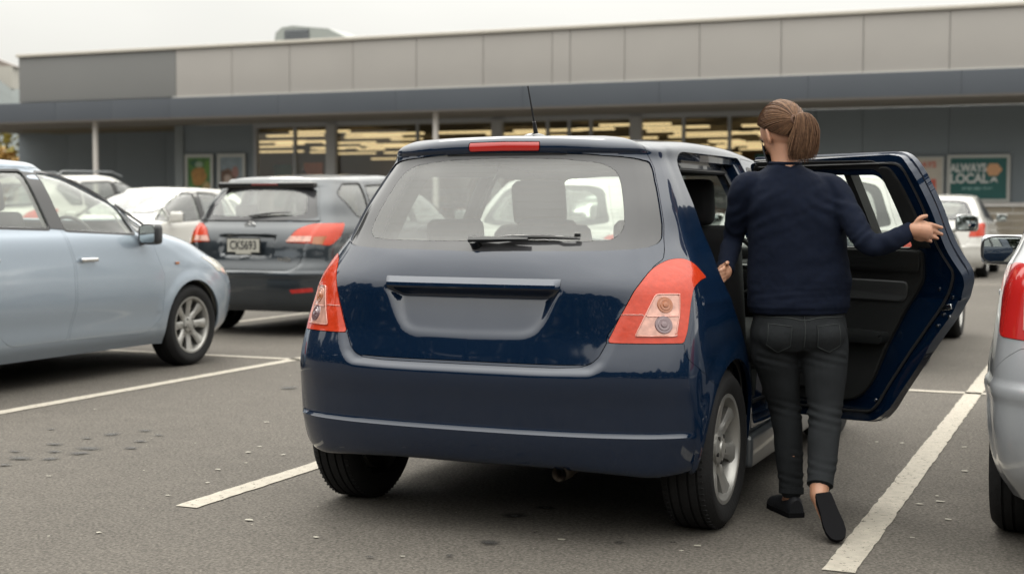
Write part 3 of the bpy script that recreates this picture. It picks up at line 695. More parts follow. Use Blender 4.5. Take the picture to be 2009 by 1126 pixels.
b = MB(); b.box((-9.0, Y0+.0, 4.655), (35.2, .10, .03)); b.build('panel_trim', mat('trim_pale', (.5,.49,.46), .5), shop)
cx = [-60,-52,-44,-36.2,-31.0,-28.8,-26.6,-22.7,-18.8,-14.9,-11.0,-7.1,-3.4,0,4,8.6]
for i in range(len(cx)-1): panel_box('canopy_panel', cx[i], cx[i+1], 4.03, 4.63, Y0-.22 + rnd.uniform(-.003,.003), .07, CAN, .005)
b = MB(); b.box((-25.7, 37.7, 4.07), (68.6, 3.6, .06)); b.box((-33.4, 40.6, 4.07), (9.0, 2.2, .06)); b.box((-37.7, 51.75, 3.1), (.2, 20, 6.2)); b.build('soffit', SOF, shop)
b = MB(); b.box((-25.7, Y0-.12, 4.005), (68.6, .22, .05)); b.build('canopy_edge', mat('edge_brown', (.09,.08,.07), .6), shop)
# walls
for x0, x1 in ((-37.8,-35.5),(-35.5,-33.3),(-33.3,-31.1),(-31.1,-29.1)): panel_box('wall_panel', x0, x1, 0, 4.05, 41.6, .15, WAL, .01)
panel_box('corner_column', -29.12, -28.78, 0, 4.04, YW-.05, 2.2, mat('corner_trim_grey', (.20,.225,.235), .5), 0)
panel_box('wall_panel', -28.76, -26.02, 0, 4.04, YW, .15, WAL, .01); panel_box('wall_panel', -26.02, -25.90, 0, 4.04, YW-.03, .2, FRM, 0)
for x0, x1 in ((-9.05,-7.6),(-7.6,-6.33),(-6.33,-4.05),(-4.05,-1.75),(-1.75,.5),(.5,2.8),(2.8,5.1),(5.1,8.6)): panel_box('wall_panel', x0, x1, 1.44, 4.04, YW, .15, WAL, .012)
b = MB(); b.box((-.2, YW-.05, 1.41), (17.7, .32, .06), bev=.01); b.build('wall_ledge', POST, shop)
BRK = mat('tan_block', (.34,.30,.24), .85, var=.1, vscale=3, bump=.4, bscale=40)
for r_ in range(7):
    for k in range(24):
        x0 = -9.05 + k*.74 + (.37 if r_ % 2 else 0)
        if x0 < -7 or x0 > 8: continue
        bb = MB(); bb.box((x0+.37, YW+.05, .1+.195*r_+.0), (.725, .2, .182), bev=.008); bb.build('block', BRK, shop, False)
# glazing: sill, head, mullions, panes
thick = [-23.05,-17.25,-12.83]; thin = [-24.45,-20.0,-15.63,-14.94,-14.25,-11.41,-10.06]
b = MB(); b.box((-17.48, YW+.05, .2), (16.85, .16, .4)); b.build('window_sill', FRM, shop)
b = MB(); b.box((-17.48, YW+.05, 3.98), (16.85, .18, .16)); b.build('window_head', FRM, shop)
for x in thick: b = MB(); b.box((x, YW-.02, 2.0), (.34, .22, 3.92), bev=.01); b.build('mullion', mat('mullion_grey', (.36,.36,.36), .45), shop)
for x in thin: b = MB(); b.box((x, YW+.04, 2.1), (.09, .12, 3.7), bev=.006); b.build('mullion', FRM, shop)
SHG = glass('shop_glass', (.88,.88,.84), .01, (.3,.3,.28), .45)
ed = sorted(thick + thin + [-25.9,-9.05])
for a, c_ in zip(ed[:-1], ed[1:]): b = MB(); b.box(((a+c_)/2, YW+.06, 2.15), (c_-a-.09, .02, 3.5)); b.build('window_pane', SHG, shop, False)
for x in (-29.8,-17.76): b = MB(); b.lathe([(.085,0),(.085,4.0),(.0005,4.0)], (x, Y0+.25, 0), 'Z', 24); b.build('canopy_post', mat('white_post', (.55,.52,.49), .45), shop)
# shop interior
INW = mat('shop_interior_tan', (.22,.14,.055), .8); 
b = MB(); b.box((-22.2, 61, 2.0), (27.4, .2, 4.2)); b.box((-35.6, 51.3, 2), (.1, 19.2, 4.2)); b.box((-8.9, 50.4, 2), (.1, 21, 4.2)); b.build('interior_wall', INW, shop)
b = MB(); b.box((-22.4, 50.5, 4.02), (27, 21.6, .04)); b.build('interior_ceiling', mat('shop_ceiling', (.16,.13,.08), .9), shop)
b = MB(); b.box((-22.4, 50.5, .03), (27, 21.6, .06)); b.build('interior_floor', mat('shop_floor', (.08,.06,.035), .6), shop)
LIT = mat('warm_tube_light', (.9,.8,.55), .5, emit=(1,.76,.42), estr=1.15)
rnd = random.Random(3)
for r_ in range(12):
    y = 40.6 + r_*1.75
    for k in range(-3, 6):
        if rnd.random() < .14 or (k < 0 and y < 42.2): continue
        x0 = -25.3 + k*2.75 + (r_ % 2)*.7 + rnd.uniform(-.15,.15)
        b = MB(); b.box((x0+1.1, y, 3.80 - rnd.choice((0,.0,.12))), (2.2 if rnd.random() < .7 else 1.2, .26, .06)); b.build('light_strip', LIT, shop, False)
SHC = [(.45,.10,.03),(.05,.22,.20),(.35,.28,.08),(.10,.16,.08),(.30,.22,.14),(.08,.10,.12),(.4,.34,.24)]
for k in range(8):
    x = -25 + 2.05*k; y = 45.5 + (k*37 % 5)*1.1
    sh_ = empty('shop_shelf', (x, y, .06), 0, 'tall stocked supermarket shelf seen dimly through the shop windows', 'shelf', 'stocked shelves inside the shop')
    b = MB(); b.box((0, .3, 1.0), (1.7, .04, 2.0)); [b.box((0, 0, .1+.45*q), (1.7, .6, .03)) for q in range(5)]; b.build('frame', FRM, sh_)
    for q in range(4):
        for j in range(5):
            b = MB(); hh = rnd.uniform(.2,.36); b.box((-.68+.34*j, -.12, .115+.45*q+hh/2), (rnd.uniform(.2,.3), .3, hh), bev=.01); ci = rnd.randrange(7); b.build('packet', mat('packet_colour_%d' % ci, SHC[ci], .5), sh_)
def board(name, x0, x1, z0, z1, y, m, fm, label, cat, fr=.07, th=.05):
    r_ = empty(name, ((x0+x1)/2, y, z0), 0, label, cat); w_, h_ = x1-x0, z1-z0
    b = MB(); b.box((0, .0, h_/2), (w_, th, h_)); b.build('backing', m, r_, False)
    if fm:
        b = MB()
        for c_, d_ in (((0,-.01,fr/2),(w_,th+.03,fr)),((0,-.01,h_-fr/2),(w_,th+.03,fr)),((-w_/2+fr/2,-.01,h_/2),(fr,th+.026,h_-2*fr)),((w_/2-fr/2,-.01,h_/2),(fr,th+.026,h_-2*fr))): b.box(c_, d_)
        b.build('frame', fm, r_, False)
    return r_
ALU = mat('pale_sign_frame', (.42,.43,.41), .5)
def flat(root, name, pts, m, y=-.03):
    return mesh_obj(name, [(x, y, z) for x, z in pts], [tuple(range(len(pts)))], m, root, False)
def disc(cx_, cz, rx, rz, n=20, wob=0, seed=0):
    rr = random.Random(seed); ph = rr.uniform(0, 6); return [(cx_+rx*(1+wob*math.sin(3*a+ph))*math.cos(a), cz+rz*(1+wob*math.sin(2*a+ph))*math.sin(a)) for a in np.linspace(0, 2*math.pi, n+1)[:-1]]
p = board('poster', -28.68, -27.55, 1.55, 3.07, YW-.06, mat('poster_leaf_green', (.06,.16,.035), .5, var=.5, vscale=3), ALU, 'framed green poster with a ripe orange fruit, on the wall by the corner column', 'poster', .11)
flat(p, 'fruit_print', disc(-.02,.78,.30,.34,20,.12,1), mat('fruit_ochre', (.34,.17,.035), .5, var=.4, vscale=5)); flat(p, 'fruit_print', disc(.28,.30,.17,.30,20,.12,2), mat('fruit_pale', (.36,.27,.12), .5, var=.3, vscale=5), -.033); flat(p, 'leaf_print', [(-.4,1.25),(-.1,1.35),(.0,1.2),(-.2,1.1)], mat('leaf_dark', (.02,.10,.05), .5), -.033); flat(p, 'leaf_print', disc(.33,1.08,.12,.24,12), mat('leaf_bright', (.10,.22,.03), .5), -.034); flat(p, 'leaf_print', disc(.0,1.18,.16,.10,12), mat('leaf_grey', (.25,.33,.24), .5), -.035)
p = board('poster', -27.38, -26.28, 1.55, 3.07, YW-.06, mat('poster_sky_grey', (.20,.25,.28), .5, var=.25, vscale=3), ALU, 'framed grey blue poster of a basket scene, next to the shop windows', 'poster', .11)
flat(p, 'basket_print', [(-.42,.95),(-.1,1.05),(.1,.85),(.38,.42),(.0,.5),(-.40,.35)], mat('print_brown', (.13,.075,.05), .5, var=.5, vscale=6)); flat(p, 'basket_print', disc(-.15,.68,.15,.17,14,.1,4), mat('print_cream', (.42,.33,.28), .5), -.033); flat(p, 'print_patch', disc(.15,.92,.14,.18,14,.1,5), mat('print_pink', (.30,.16,.14), .5), -.034); flat(p, 'print_patch', disc(.05,.30,.12,.14,12,.1,6), mat('print_white', (.45,.45,.46), .5), -.035)
p = board('shop_sign', -4.07, -2.47, 1.46, 2.72, YW-.06, mat('teal_print', (.0,.085,.078), .4, var=.1, vscale=2), ALU, 'teal sign with white lettering and a pale peach emblem, above the wall ledge', 'sign', .085)
def text(body, size, loc, root, m, name, rx=90, bold=.0, ext=.002, align='CENTER', sx=1):
    c_ = bpy.data.curves.new(name, 'FONT'); c_.body = body; c_.size = size; c_.extrude = ext; c_.offset = bold; c_.align_x = align; c_.align_y = 'CENTER'
    o = bpy.data.objects.new(name, c_); o.location = loc; o.rotation_euler = (R(rx), 0, 0); o.scale = (sx, 1, 1); c_.materials.append(m); COL.objects.link(o); bpy.context.view_layer.update()
    me = bpy.data.meshes.new_from_object(o.evaluated_get(bpy.context.evaluated_depsgraph_get())); q = bpy.data.objects.new(name, me); q.location = o.location; q.rotation_euler = o.rotation_euler; q.scale = o.scale
    bpy.data.objects.remove(o); COL.objects.link(q); q.parent = root; return q
WHP = mat('white_print', (.55,.57,.56), .5)
text('ALWAYS', .30, (-.26, -.035, .90), p, WHP, 'lettering', bold=.012, sx=.78); text('LOCAL', .34, (-.24, -.035, .62), p, WHP, 'lettering', bold=.012, sx=.9); text('great value here', .12, (-.02, -.035, .37), p, mat('pale_teal_print', (.22,.38,.36), .5), 'lettering', bold=.004)
flat(p, 'emblem', disc(.38,.86,.21,.19,6,.06,3), mat('peach_print', (.60,.33,.17), .5)); flat(p, 'emblem', [(.28,.50),(.36,.66),(.44,.66),(.50,.50),(.40,.58)], WHP, -.034)
p = board('shop_sign', -6.1, -4.16, 1.46, 2.68, YW-.06, mat('cream_print', (.45,.41,.35), .5, var=.1, vscale=3), ALU, 'cream notice board with red print, left of the teal sign', 'sign', .05)
RDP = mat('red_print', (.50,.10,.07), .5); text('OPEN 7 DAYS', .22, (.1, -.035, 1.0), p, RDP, 'lettering', bold=.006); flat(p, 'print_patch', disc(.35,.72,.16,.14), mat('dark_teal_patch', (.06,.14,.15), .5)); flat(p, 'print_patch', [(.62,.25),(.78,.25),(.78,.62),(.62,.62)], RDP); flat(p, 'print_patch', [(.2,.2),(.5,.2),(.5,.5),(.2,.5)], mat('print_grey', (.3,.3,.3), .5))
board('display_panel', -26.2, -25.5, 1.3, 2.75, 41.0, mat('teal_display', (.02,.12,.12), .5, var=.4, vscale=3), None, 'dark teal display panel standing inside the leftmost shop window', 'display')
board('display_panel', -25.0, -24.3, 1.7, 2.8, 41.0, mat('orange_banner', (.42,.09,.02), .5, var=.3, vscale=2), None, 'orange red banner hanging inside the shop window', 'banner')
board('display_panel', -9.75, -9.15, .6, 2.9, 41.4, mat('teal_banner', (.03,.20,.21), .5, var=.3, vscale=2), None, 'pale teal banner inside the last shop window before the wall', 'banner')
# rooftop plant
ac = empty('rooftop_unit', (-26.2, 44, 6.0), 0, 'pale rooftop ventilation unit with dark louvre and sloping ends', 'air conditioner')
ACM = mat('pale_unit_metal', (.22,.235,.22), .5); b = MB(); b.prism([(-1.55,0),(1.55,0),(1.5,1.25),(.85,1.55),(-.6,1.72),(-1.05,1.68),(-1.3,1.5)], -.8, .8, 'Y'); b.build('housing', ACM, ac, True, 30)
for k in range(7): b = MB(); b.box((-.42, -.83, .98+.09*k), (.98, .05, .06), rx=R(30)); b.build('louvre', mat('louvre_dark', (.12,.13,.14), .5), ac, False)
b = MB(); b.box((-.42, -.805, 1.25), (1.0, .02, .66)); b.build('louvre_back', mat('louvre_back', (.05,.055,.06), .6), ac, False)
# footpath and kerb before the shop
for k in range(17): b = MB(); b.box((-58+4.02*k, 33.9, .07), (4.0, .16, .14), bev=.015); tag(b.build('kerb', mat('kerb_concrete', (.33,.31,.28), .8), None), kind='structure')
b = MB(); b.box((-25, 36.9, .06), (68, 5.8, .12)); tag(b.build('pavement', mat('pavement_concrete', (.28,.265,.24), .85, var=.08, vscale=2), None, False), kind='structure')

# ================================================================ trees, hill, the wood behind the car park
def leafmat(name, col):
    m = mat(name, col, .7, var=.35, vscale=1.5); return m
def tree(x, y, h, cr, col, label, seed, n=1500, leaf=.22, nm='tree', grp=None):
    rnd = random.Random(seed); root = empty(nm, (x, y, 0), rnd.uniform(0,6), label, 'tree', grp); b = MB()
    b.tube([(0,0,0),(.05,.03,h*.25),(.0,.1,h*.5),(.1,0,h*.8)], [.16,.12,.09,.04], 8)
    for k in range(7):
        a = rnd.uniform(0, 6.28); z0 = h*rnd.uniform(.25,.6); b.tube([(0,0,z0),(cr*.4*math.cos(a),cr*.4*math.sin(a),z0+h*.12),(cr*.75*math.cos(a),cr*.75*math.sin(a),z0+h*.25)], [.06,.04,.015], 5)
    b.build('trunk', mat('bark', (.10,.08,.06), .9), root)
    cl = [(rnd.uniform(-.6,.6)*cr, rnd.uniform(-.6,.6)*cr, h*rnd.uniform(.42,.85), cr*rnd.uniform(.3,.55)) for _ in range(14)]
    V = []; F = []
    for i in range(n):
        cx_, cy_, cz, r_ = rnd.choice(cl); u = Vector((rnd.gauss(0,1), rnd.gauss(0,1), rnd.gauss(0,1))).normalized()*r_*rnd.uniform(.7,1.05)
        p_ = Vector((cx_, cy_, cz)) + u; t1 = Vector((rnd.gauss(0,1), rnd.gauss(0,1), rnd.gauss(0,.6))).normalized()*leaf*rnd.uniform(.5,1.1); t2 = t1.cross(Vector((rnd.gauss(0,1), rnd.gauss(0,1), rnd.gauss(0,1)))).normalized()*leaf*.5
        k = len(V); V += [p_-t1, p_+t2, p_+t1, p_-t2]; F.append((k, k+1, k+2, k+3))
    mesh_obj('crown', V, F, leafmat('leaves_%s' % nm + str(col[0]), col), root, False); return root
tree(-45.8, 48.5, 4.2, 2.6, (.16,.13,.02), 'yellow green tree beyond the left end of the canopy', 1, 2600, .25)
tree(-42.0, 44.4, 3.9, 1.6, (.26,.15,.03), 'small orange tinged tree right against the building end', 2, 1800, .2)
# hill with houses far left
V = []; F = []; n = 40
for i in range(n+1):
    for j in range(6):
        a = R(22+40*i/n)+.2; r_ = 330 + 40*j; hgt = (43+5*math.sin(i*.7)+3*math.sin(i*1.9))*math.sin(math.pi*min(1, j/4)*.5)
        V.append((-r_*math.sin(a), r_*math.cos(a), hgt if j else -1))
for i in range(n):
    for j in range(5): F.append((i*6+j, (i+1)*6+j, (i+1)*6+j+1, i*6+j+1))
tag(mesh_obj('hill', V, F, mat('hill_haze_green', (.07,.082,.08), .9, var=.3, vscale=.05), None, True), kind='structure')
hs = empty('house', (-330, 352, 40), .4, 'tiny pale house on the hazy hilltop at the far left', 'house')
b = MB(); b.box((0,0,3), (16,9,7)); b.build('wall', mat('far_house_wall', (.4,.38,.34), .8), hs, False); b = MB(); b.prism([(-9,6.5),(9,6.5),(0,10)], -4, 4, 'Y'); b.build('roof', mat('far_house_roof', (.2,.17,.15), .8), hs, False)
# dark belt of trees behind the camera, it shows as the dark band mirrored in the paint
rnd = random.Random(12); V = []; F = []
for i in range(22000):
    a = rnd.uniform(-2.3, 2.3); rr = 30 + 5*rnd.random() + 4*math.sin(a*7); hh = 9.3 + .9*math.sin(a*9)+.8*math.sin(a*23+1)+.7*math.sin(a*41)
    z = rnd.random()**.7*hh; p_ = Vector((rr*math.sin(a), -rr*math.cos(a)+2, z)); s_ = .55
    t1 = Vector((rnd.gauss(0,1), rnd.gauss(0,1), rnd.gauss(0,1))).normalized()*s_; t2 = t1.cross(Vector((rnd.gauss(0,1), rnd.gauss(0,1), rnd.gauss(0,1)))).normalized()*s_*.8
    k = len(V); V += [p_-t1, p_+t2, p_+t1, p_-t2]; F.append((k, k+1, k+2, k+3))
tag(mesh_obj('treeline', V, F, mat('dark_wood_leaves', (.018,.026,.013), .9), None, False), kind='stuff')
# ================================================================ the blue hatchback
PB = paint('navy_car_paint', (.0011,.0088,.027), .14, .38, dirt=.004, flake=.04, coat_ior=1.6, spec=.05)
hero = empty('hatchback', (-2.14367, 5.19925, 0), -.00406, 'dark blue hatchback seen from behind, rear door open, no number plate', 'car')
def build_hero():
    rst = .0085
    cst = [.0085]*6 + [.0095]*2 + [.014]*2 + [.03]*6
    ctrl = hero_ctrl()
    for r in ctrl[:2]:
        for j in range(len(r)):
            x, y, z = r[j]
            if j < 6: r[j] = (x, y, .262 + (.012 if r is ctrl[1] else 0) - .01*(j == 3) + (.01 if j < 2 else 0))
    sh = Shell(ctrl, rst, cst, smooth=10)
    J = lambda v: int(np.searchsorted(sh.V, v))
    rear = (0, J(1.02)); side = (J(.62), J(3.3)); front = (J(2.6), sh.nj)
    glassP = [(-.02,1.052),(.131,1.055),(.25,1.057),(.383,1.058),(.48,1.060),(.586,1.065),(.645,1.072),(.684,1.085),(.703,1.103),(.713,1.153),(.716,1.237),(.718,1.321),(.727,1.362),(.722,1.386),(.66,1.396),(.583,1.403),(.388,1.412),(.164,1.418),(-.02,1.420)]
    clearP = roundpoly([(-.02,1.092),(.10,1.092),(.234,1.091),(.392,1.093),(.505,1.100,.06),(.546,1.135,.05),(.547,1.206),(.546,1.302),(.538,1.352,.05),(.478,1.380,.06),(.242,1.397),(-.02,1.404)], .01)
    lampP = roundpoly([(.501,.737,.012),(.542,.823),(.598,.921),(.659,.999,.04),(.716,1.027,.03),(.775,1.031,.03),(.840,1.013,.03),(.934,.957,.012),(.868,.949,.02),(.812,.927,.03),(.790,.864),(.773,.776),(.756,.735,.01)], .01)
    clrP = roundpoly([(.590,.762,.008),(.727,.760,.01),(.742,.830),(.748,.905,.012),(.668,.906,.012)], .01)
    hatchP = [(-.02,.655),(.35,.655)] + roundpoly([(.30,.655),(.462,.658,.03),(.482,.690),(.501,.738),(.5,.9)], .02)[6:-6] + [(.5415,.823),(.5975,.921),(.640,.976),(.668,1.006),(.700,1.028),(.708,1.060),(.712,1.103),(.722,1.153),(.724,1.237),(.727,1.321),(.737,1.362),(.733,1.394),(.722,1.42),(.70,1.478),(-.02,1.50)]
    plateP = roundpoly([(-.02,.921),(.342,.921,.01),(.325,.882),(.299,.809),(.270,.765,.04),(.225,.746,.03),(.10,.742),(-.02,.741)], .02)
    garnP = roundpoly([(-.02,.958),(.348,.955,.012),(.338,.922,.01),(-.02,.920)], .004)
    brkP = [(-.02,1.428),(.149,1.4265),(.156,1.462),(-.02,1.464)]
    bumpP = [(-.02,.1),(1.10,.1),(1.0,.50),(.93,.565),(.891,.589),(.850,.620),(.810,.646),(.775,.672),(.759,.695),(.756,.735),(.501,.737),(.478,.69),(.455,.665),(.42,.650),(.35,.645),(-.02,.645)]
    arch = lambda y0, r=.335: [(y0 + r*math.cos(a), .31 + r*math.sin(a)) for a in np.linspace(0, 2*math.pi, 60)[:-1]]
    DOOR = roundpoly([(.10,1.432,.09),(.055,1.25,.05),(.03,1.06,.05),(-.005,.985,.03),(.0,.94,.04),(.035,.875),(.09,.80),(.17,.71),(.255,.605,.05),(.345,.475,.05),(.395,.385,.05),(.45,.335,.05),(.60,.325),(1.03,.31,.03),(1.045,.9),(1.02,1.10),(.99,1.435,.03)], .02)
    FD = roundpoly([(1.055,.31,.03),(2.02,.33,.08),(2.06,.62),(2.06,.80,.03),(2.03,.96,.03),(1.88,1.16,.1),(1.72,1.30,.1),(1.58,1.385,.1),(1.42,1.425,.08),(1.0,1.435,.03),(1.03,1.1),(1.055,.9)], .02)
    WR = roundpoly([(.20,1.055,.04),(.255,1.368,.05),(.955,1.382,.03),(.985,1.045,.03)], .03)
    WF = roundpoly([(1.075,1.04,.03),(1.045,1.385,.03),(1.50,1.372,.10),(1.72,1.255,.1),(1.93,1.03,.03)], .03)
    WS = roundpoly([(-.02,1.00),(.60,1.05,.05),(.67,1.08,.03),(.61,1.22),(.555,1.33),(.50,1.402,.05),(.3,1.415),(-.02,1.418)], .02)
    HOOD = roundpoly([(-.02,.77),(.60,.77,.05),(.66,.85,.03),(.64,.94,.02),(.45,.965),(-.02,.965)], .01)
    HL = roundpoly([(.40,.70,.04),(.80,.74,.04),(.76,.88,.08),(.62,.80,.08)], .03)
    F = sh.F('rear'); rm = (np.arange(sh.nj) < J(1.05))[None, :]
    # bumper ledge, hatch shelf, plate recess, spoiler lip, arch flare
    f = np.zeros((sh.ni, sh.nj)); zz = F[..., 1]
    fade = 1 - sstep(F[..., 0], .74, .82)
    f += -.012 * sstep(zz, .404, .416) * (1 - sstep(zz, .43, .60)) * fade
    sd = sdist([(-.3,.628),(.32,.628),(.455,.633),(.487,.665),(.514,.735),(.552,.823),(.608,.921),(.66,.99),(.70,1.03),(.70,1.2),(-.3,1.2)], F)
    f += -.011 * (1 - sstep(sd, -.008, .004)) * rm * (1 - sstep(zz, .74, .95))
    f += .011 * sstep(zz, .50, .628) * np.clip((.745-zz)/.112, 0, 1) * (1 - sstep(F[..., 0], .66, .86)) * sstep(sd, -.022, .004) * rm
    sp = sdist(plateP, F); dep = .004 + .044*np.clip((zz-.75)/.17, 0, 1)
    f += -dep * (1 - sstep(sp, -.030, .006)) * rm
    f += (.010 + .4*np.clip(zz-1.425,0,.037)) * sstep(zz, 1.416, 1.427) * (1 - sstep(zz, 1.462, 1.474)) * (1 - sstep(F[..., 0], .66, .78)) * rm
    for _ in range(3):
        g_ = f.copy(); g_[1:-1, 1:-1] = f[1:-1, 1:-1]*.6 + (f[2:, 1:-1]+f[:-2, 1:-1]+f[1:-1, 2:]+f[1:-1, :-2])*.1; g_[:, 0] = g_[:, 1]; f = np.where((zz > .44) & (zz < 1.40), g_, f)
    S_ = sh.F('side'); sm = ((np.arange(sh.nj) > J(.86)) & (np.arange(sh.nj) < J(3.3)))[None, :]
    for y0 in (0., 2.39):
        rr = np.hypot(S_[..., 0]-y0, S_[..., 1]-.31)
        f += .010 * (1 - sstep(rr, .335, .42)) * (S_[..., 1] > .22) * (np.arange(sh.nj) > J(.80))[None, :]
    # crease along the side under the windows and the bulge of the lamp
    f += .004 * np.exp(-((S_[..., 1] - .87)/.02)**2) * sm
    sh.P0 = sh.P.copy(); sh.push(f)
    for P_, md, jr in ((glassP,'rear',rear),(clearP,'rear',rear),(lampP,'rear',(0,J(1.1))),(clrP,'rear',rear),(brkP,'rear',rear),(bumpP,'rear',(0,J(1.1))),(hatchP,'rear',rear),
                       (arch(0.),'side',(J(.80),J(2.2))),(arch(2.39),'side',(J(2.2),J(4.))),(DOOR,'side',side),(FD,'side',side),(WR,'side',side),(WF,'side',side),(WS,'back',front),(HOOD,'back',front),(HL,'back',front)):
        sh.snap(P_, md, jr)
    c = Car(sh, hero)
    c.region('hole', [arch(0.)], 'side', (J(.80), J(2.2))); c.region('hole2', [arch(2.39)], 'side', (J(2.2), J(4.)))
    c.region('winr', [WR], 'side', side); c.region('door', [DOOR], 'side', side); c.region('winf', [WF], 'side', side); c.region('fdoor', [FD], 'side', side)
    c.region('brake', [brkP], 'rear', rear); c.region('lampc', [clrP], 'rear', rear); c.region('lamp', [lampP], 'rear', (0, J(1.1)))
    c.region('clear', [clearP], 'rear', rear); c.region('frit', [glassP], 'rear', rear); 
    c.region('bump', [bumpP], 'rear', (0, J(1.1))); c.region('hatch', [hatchP], 'rear', rear)
    c.region('ws', [WS], 'back', front); c.region('hood', [HOOD], 'back', front); c.region('headl', [HL], 'back', front)
    c.region('body', None)
    c.build('body', 'body', PB, gap=.0008); c.build('bump', 'bumper', PB, gap=.0012, depth=.03)
    tg = c.build('hatch', 'tailgate', PB, gap=.0022, depth=.02);
    V = []; G_ = sh.P[:, :J(.8)]; xs_ = np.linspace(-.350, .350, 60)
    for x in xs_:
        def yy(z):
            d_ = (sh.P0[:, :J(.8), 0]-abs(x))**2 + (sh.P0[:, :J(.8), 2]-z)**2; i, j = np.unravel_index(d_.argmin(), d_.shape); return sh.P0[i, j, 1]
        e_ = 1 - sstep(abs(x), .338, .350); y1, y0 = yy(.957), yy(.925)
        for z, oo, yb in ((.9585,.002,y1),(.955,-.003,y1),(.936,-.0165*e_,y0),(.924,-.018*e_,y0),(.920,-.015*e_,y0),(.9195,.03,y0)): V.append((x, yb+oo, z))
    mesh_obj('tailgate_garnish', V, [(6*i+j, 6*i+j+1, 6*i+7+j, 6*i+6+j) for i in range(59) for j in range(5)], PB, tg, True, 40)
    gl = c.build('clear', 'rear_window', GLSREAR, tg, gap=0, depth=0, off=-.005); c.build('frit', 'window_border', FRIT, tg, gap=.001, depth=.006, off=-.005)
    bl = c.build('brake', 'high_brake_light', REDD, tg, gap=.0015, depth=.01); bl.data.materials[0] = mat('brake_lens', (.36,.009,.006), .2, coat=1)
    for sd_ in 'RL':
        lp = c.build(['lamp', 'lampc'], 'tail_lamp', REDL, side=sd_, gap=.0015, depth=.02, off=.002)
        cl_ = c.build('lampc', 'clear_lens', CLRL, lp, side=sd_, gap=.002, depth=.003, off=.0035)
        s_ = 1 if sd_ == 'R' else -1
        # bulbs and reflector bowls behind the clear lens, and the split line across it
        Fc = sh.F('rear')
        def at(v, z, off):
            d_ = (Fc[:, :J(1.05), 0]-v)**2 + (Fc[:, :J(1.05), 1]-z)**2; i, j = np.unravel_index(d_.argmin(), d_.shape); p = sh.P[i, j] + sh.N[i, j]*off; n_ = sh.N[i, j]
            return Vector((p[0]*s_, p[1], p[2])), Vector((n_[0]*s_, n_[1], n_[2]))
        for v_, z_, rr, mm, nm in ((.700,.868,.031,mat('amber_bulb', (.30,.10,.04), .25, coat=.5),'indicator_bulb'),(.690,.797,.034,mat('smoked_reverse_lens',(.13,.075,.085),.12,coat=1),'reverse_bulb')):
            p, n_ = at(v_, z_, .0035); b = MB(); q = n_.to_track_quat('X', 'Z').to_matrix()
            b.lathe([(.0005,.0085),(rr*.30,.0078),(rr*.36,.0045),(rr*.62,.0052),(rr*.68,.0030),(rr*.92,.0032),(rr,-.002)], (0,0,0), 'X', 24)
            b.V = [tuple(q @ Vector(v) + p) for v in b.V]; b.build(nm, mm, lp)
        b = MB(); edge = densify(clrP, .01)
        b.tube([at(v_, z_, .0045)[0] for v_, z_ in edge], .0022, 5, closed=True)
        b.tube([at(v_, .832, .0045)[0] for v_ in np.linspace(.63,.742,14)], .002, 5)
        b.tube([at(v_, .834, .0035)[0] for v_ in np.linspace(.553,.625,10)], .0012, 5)
        b.build('lens_rib', mat('pale_red_rib', (.5,.19,.14), .2, coat=1), lp)
    c.build('ws', 'windscreen', GLS, depth=.01); c.build('hood', 'bonnet', PB); [c.build('headl', 'headlight', CLRL, side=q) for q in 'RL']
    c.build('fdoor', 'front_door', PB, side='R'); c.build('winf', 'side_window', GLS, side='R', gap=0, off=-.006, depth=.004)
    c.build('fdoor', 'front_door', PB, side='L'); c.build('winf', 'side_window', GLS, side='L', gap=0, off=-.006, depth=.004)
    c.build('door', 'rear_door', PB, side='L'); c.build('winr', 'side_window', GLS, side='L', gap=0, off=-.006, depth=.004)
    # cabin lining behind the skin
    c.build(['body', 'hood'], 'cabin_lining', LINER, gap=0, depth=0, off=-.04); [c.build(['fdoor'], 'door_lining', LINER, gap=0, depth=0, off=-.05, side=q) for q in 'RL']
    c.build(['door'], 'door_lining', LINER, gap=0, depth=0, off=-.05, side='L'); c.build(['hatch', 'lamp', 'lampc', 'brake'], 'tailgate_lining', LINER, gap=0, depth=0, off=-.05)
    sx = SideX(sh, side)
    ring('door_jamb', DOOR, sx, [(-.002,.004),(.004,.02),(.030,.030),(.036,.075),(.062,.085),(.070,.12)], PB, hero)
    ring_tube('door_seal', DOOR, sx, .010, .066, .082, BLK, hero)
    for nm, W_, ss in (('window_trim', WF, 1), ('window_trim', WF, -1), ('window_trim', WR, -1)):
        ring(nm, W_, sx, [(-.014,-.0015),(.0,-.0025),(.004,.004)], BLK, hero, sgn=ss, flip=(ss < 0))
    # ---- the open rear door
    door = c.build('door', 'rear_door', PB, side='R', depth=.035); door['label'] = 'open rear door swung wide'
    H = Vector((.81, 1.03, 0)); Rm = Matrix.Rotation(R(57), 4, 'Z'); door.matrix_basis = Matrix.Translation(H) @ Rm @ Matrix.Translation(-H)
    c.build('winr', 'door_window', GLSP, door, side='R', gap=0, off=-.018, depth=.004)
    PBD = PB
    ring('door_frame', DOOR, sx, [(.002,.030),(.010,.036),(.030,.040),(.040,.058),(.055,.062)], PBD, door)
    sub_build(c, 'door_inner', PBD, DOOR, [WR], off=-.060, depth=.03, flip=True, parent=door, jr=side)
    ring_tube('weather_seal', DOOR, sx, .009, .022, .046, BLK, door); ring_tube('weather_seal', DOOR, sx, .006, .048, .068, BLK, door)
    ring('window_rubber', WR, sx, [(-.03,.064),(-.028,.070),(.004,.070),(.006,.014)], BLK, door)
    TRIM = roundpoly([(.16,1.052,.02),(.20,.93),(.30,.82,.05),(.40,.66,.05),(.47,.50,.05),(.53,.43,.06),(.68,.40),(.98,.40,.03),(1.0,1.045,.02)], .03)
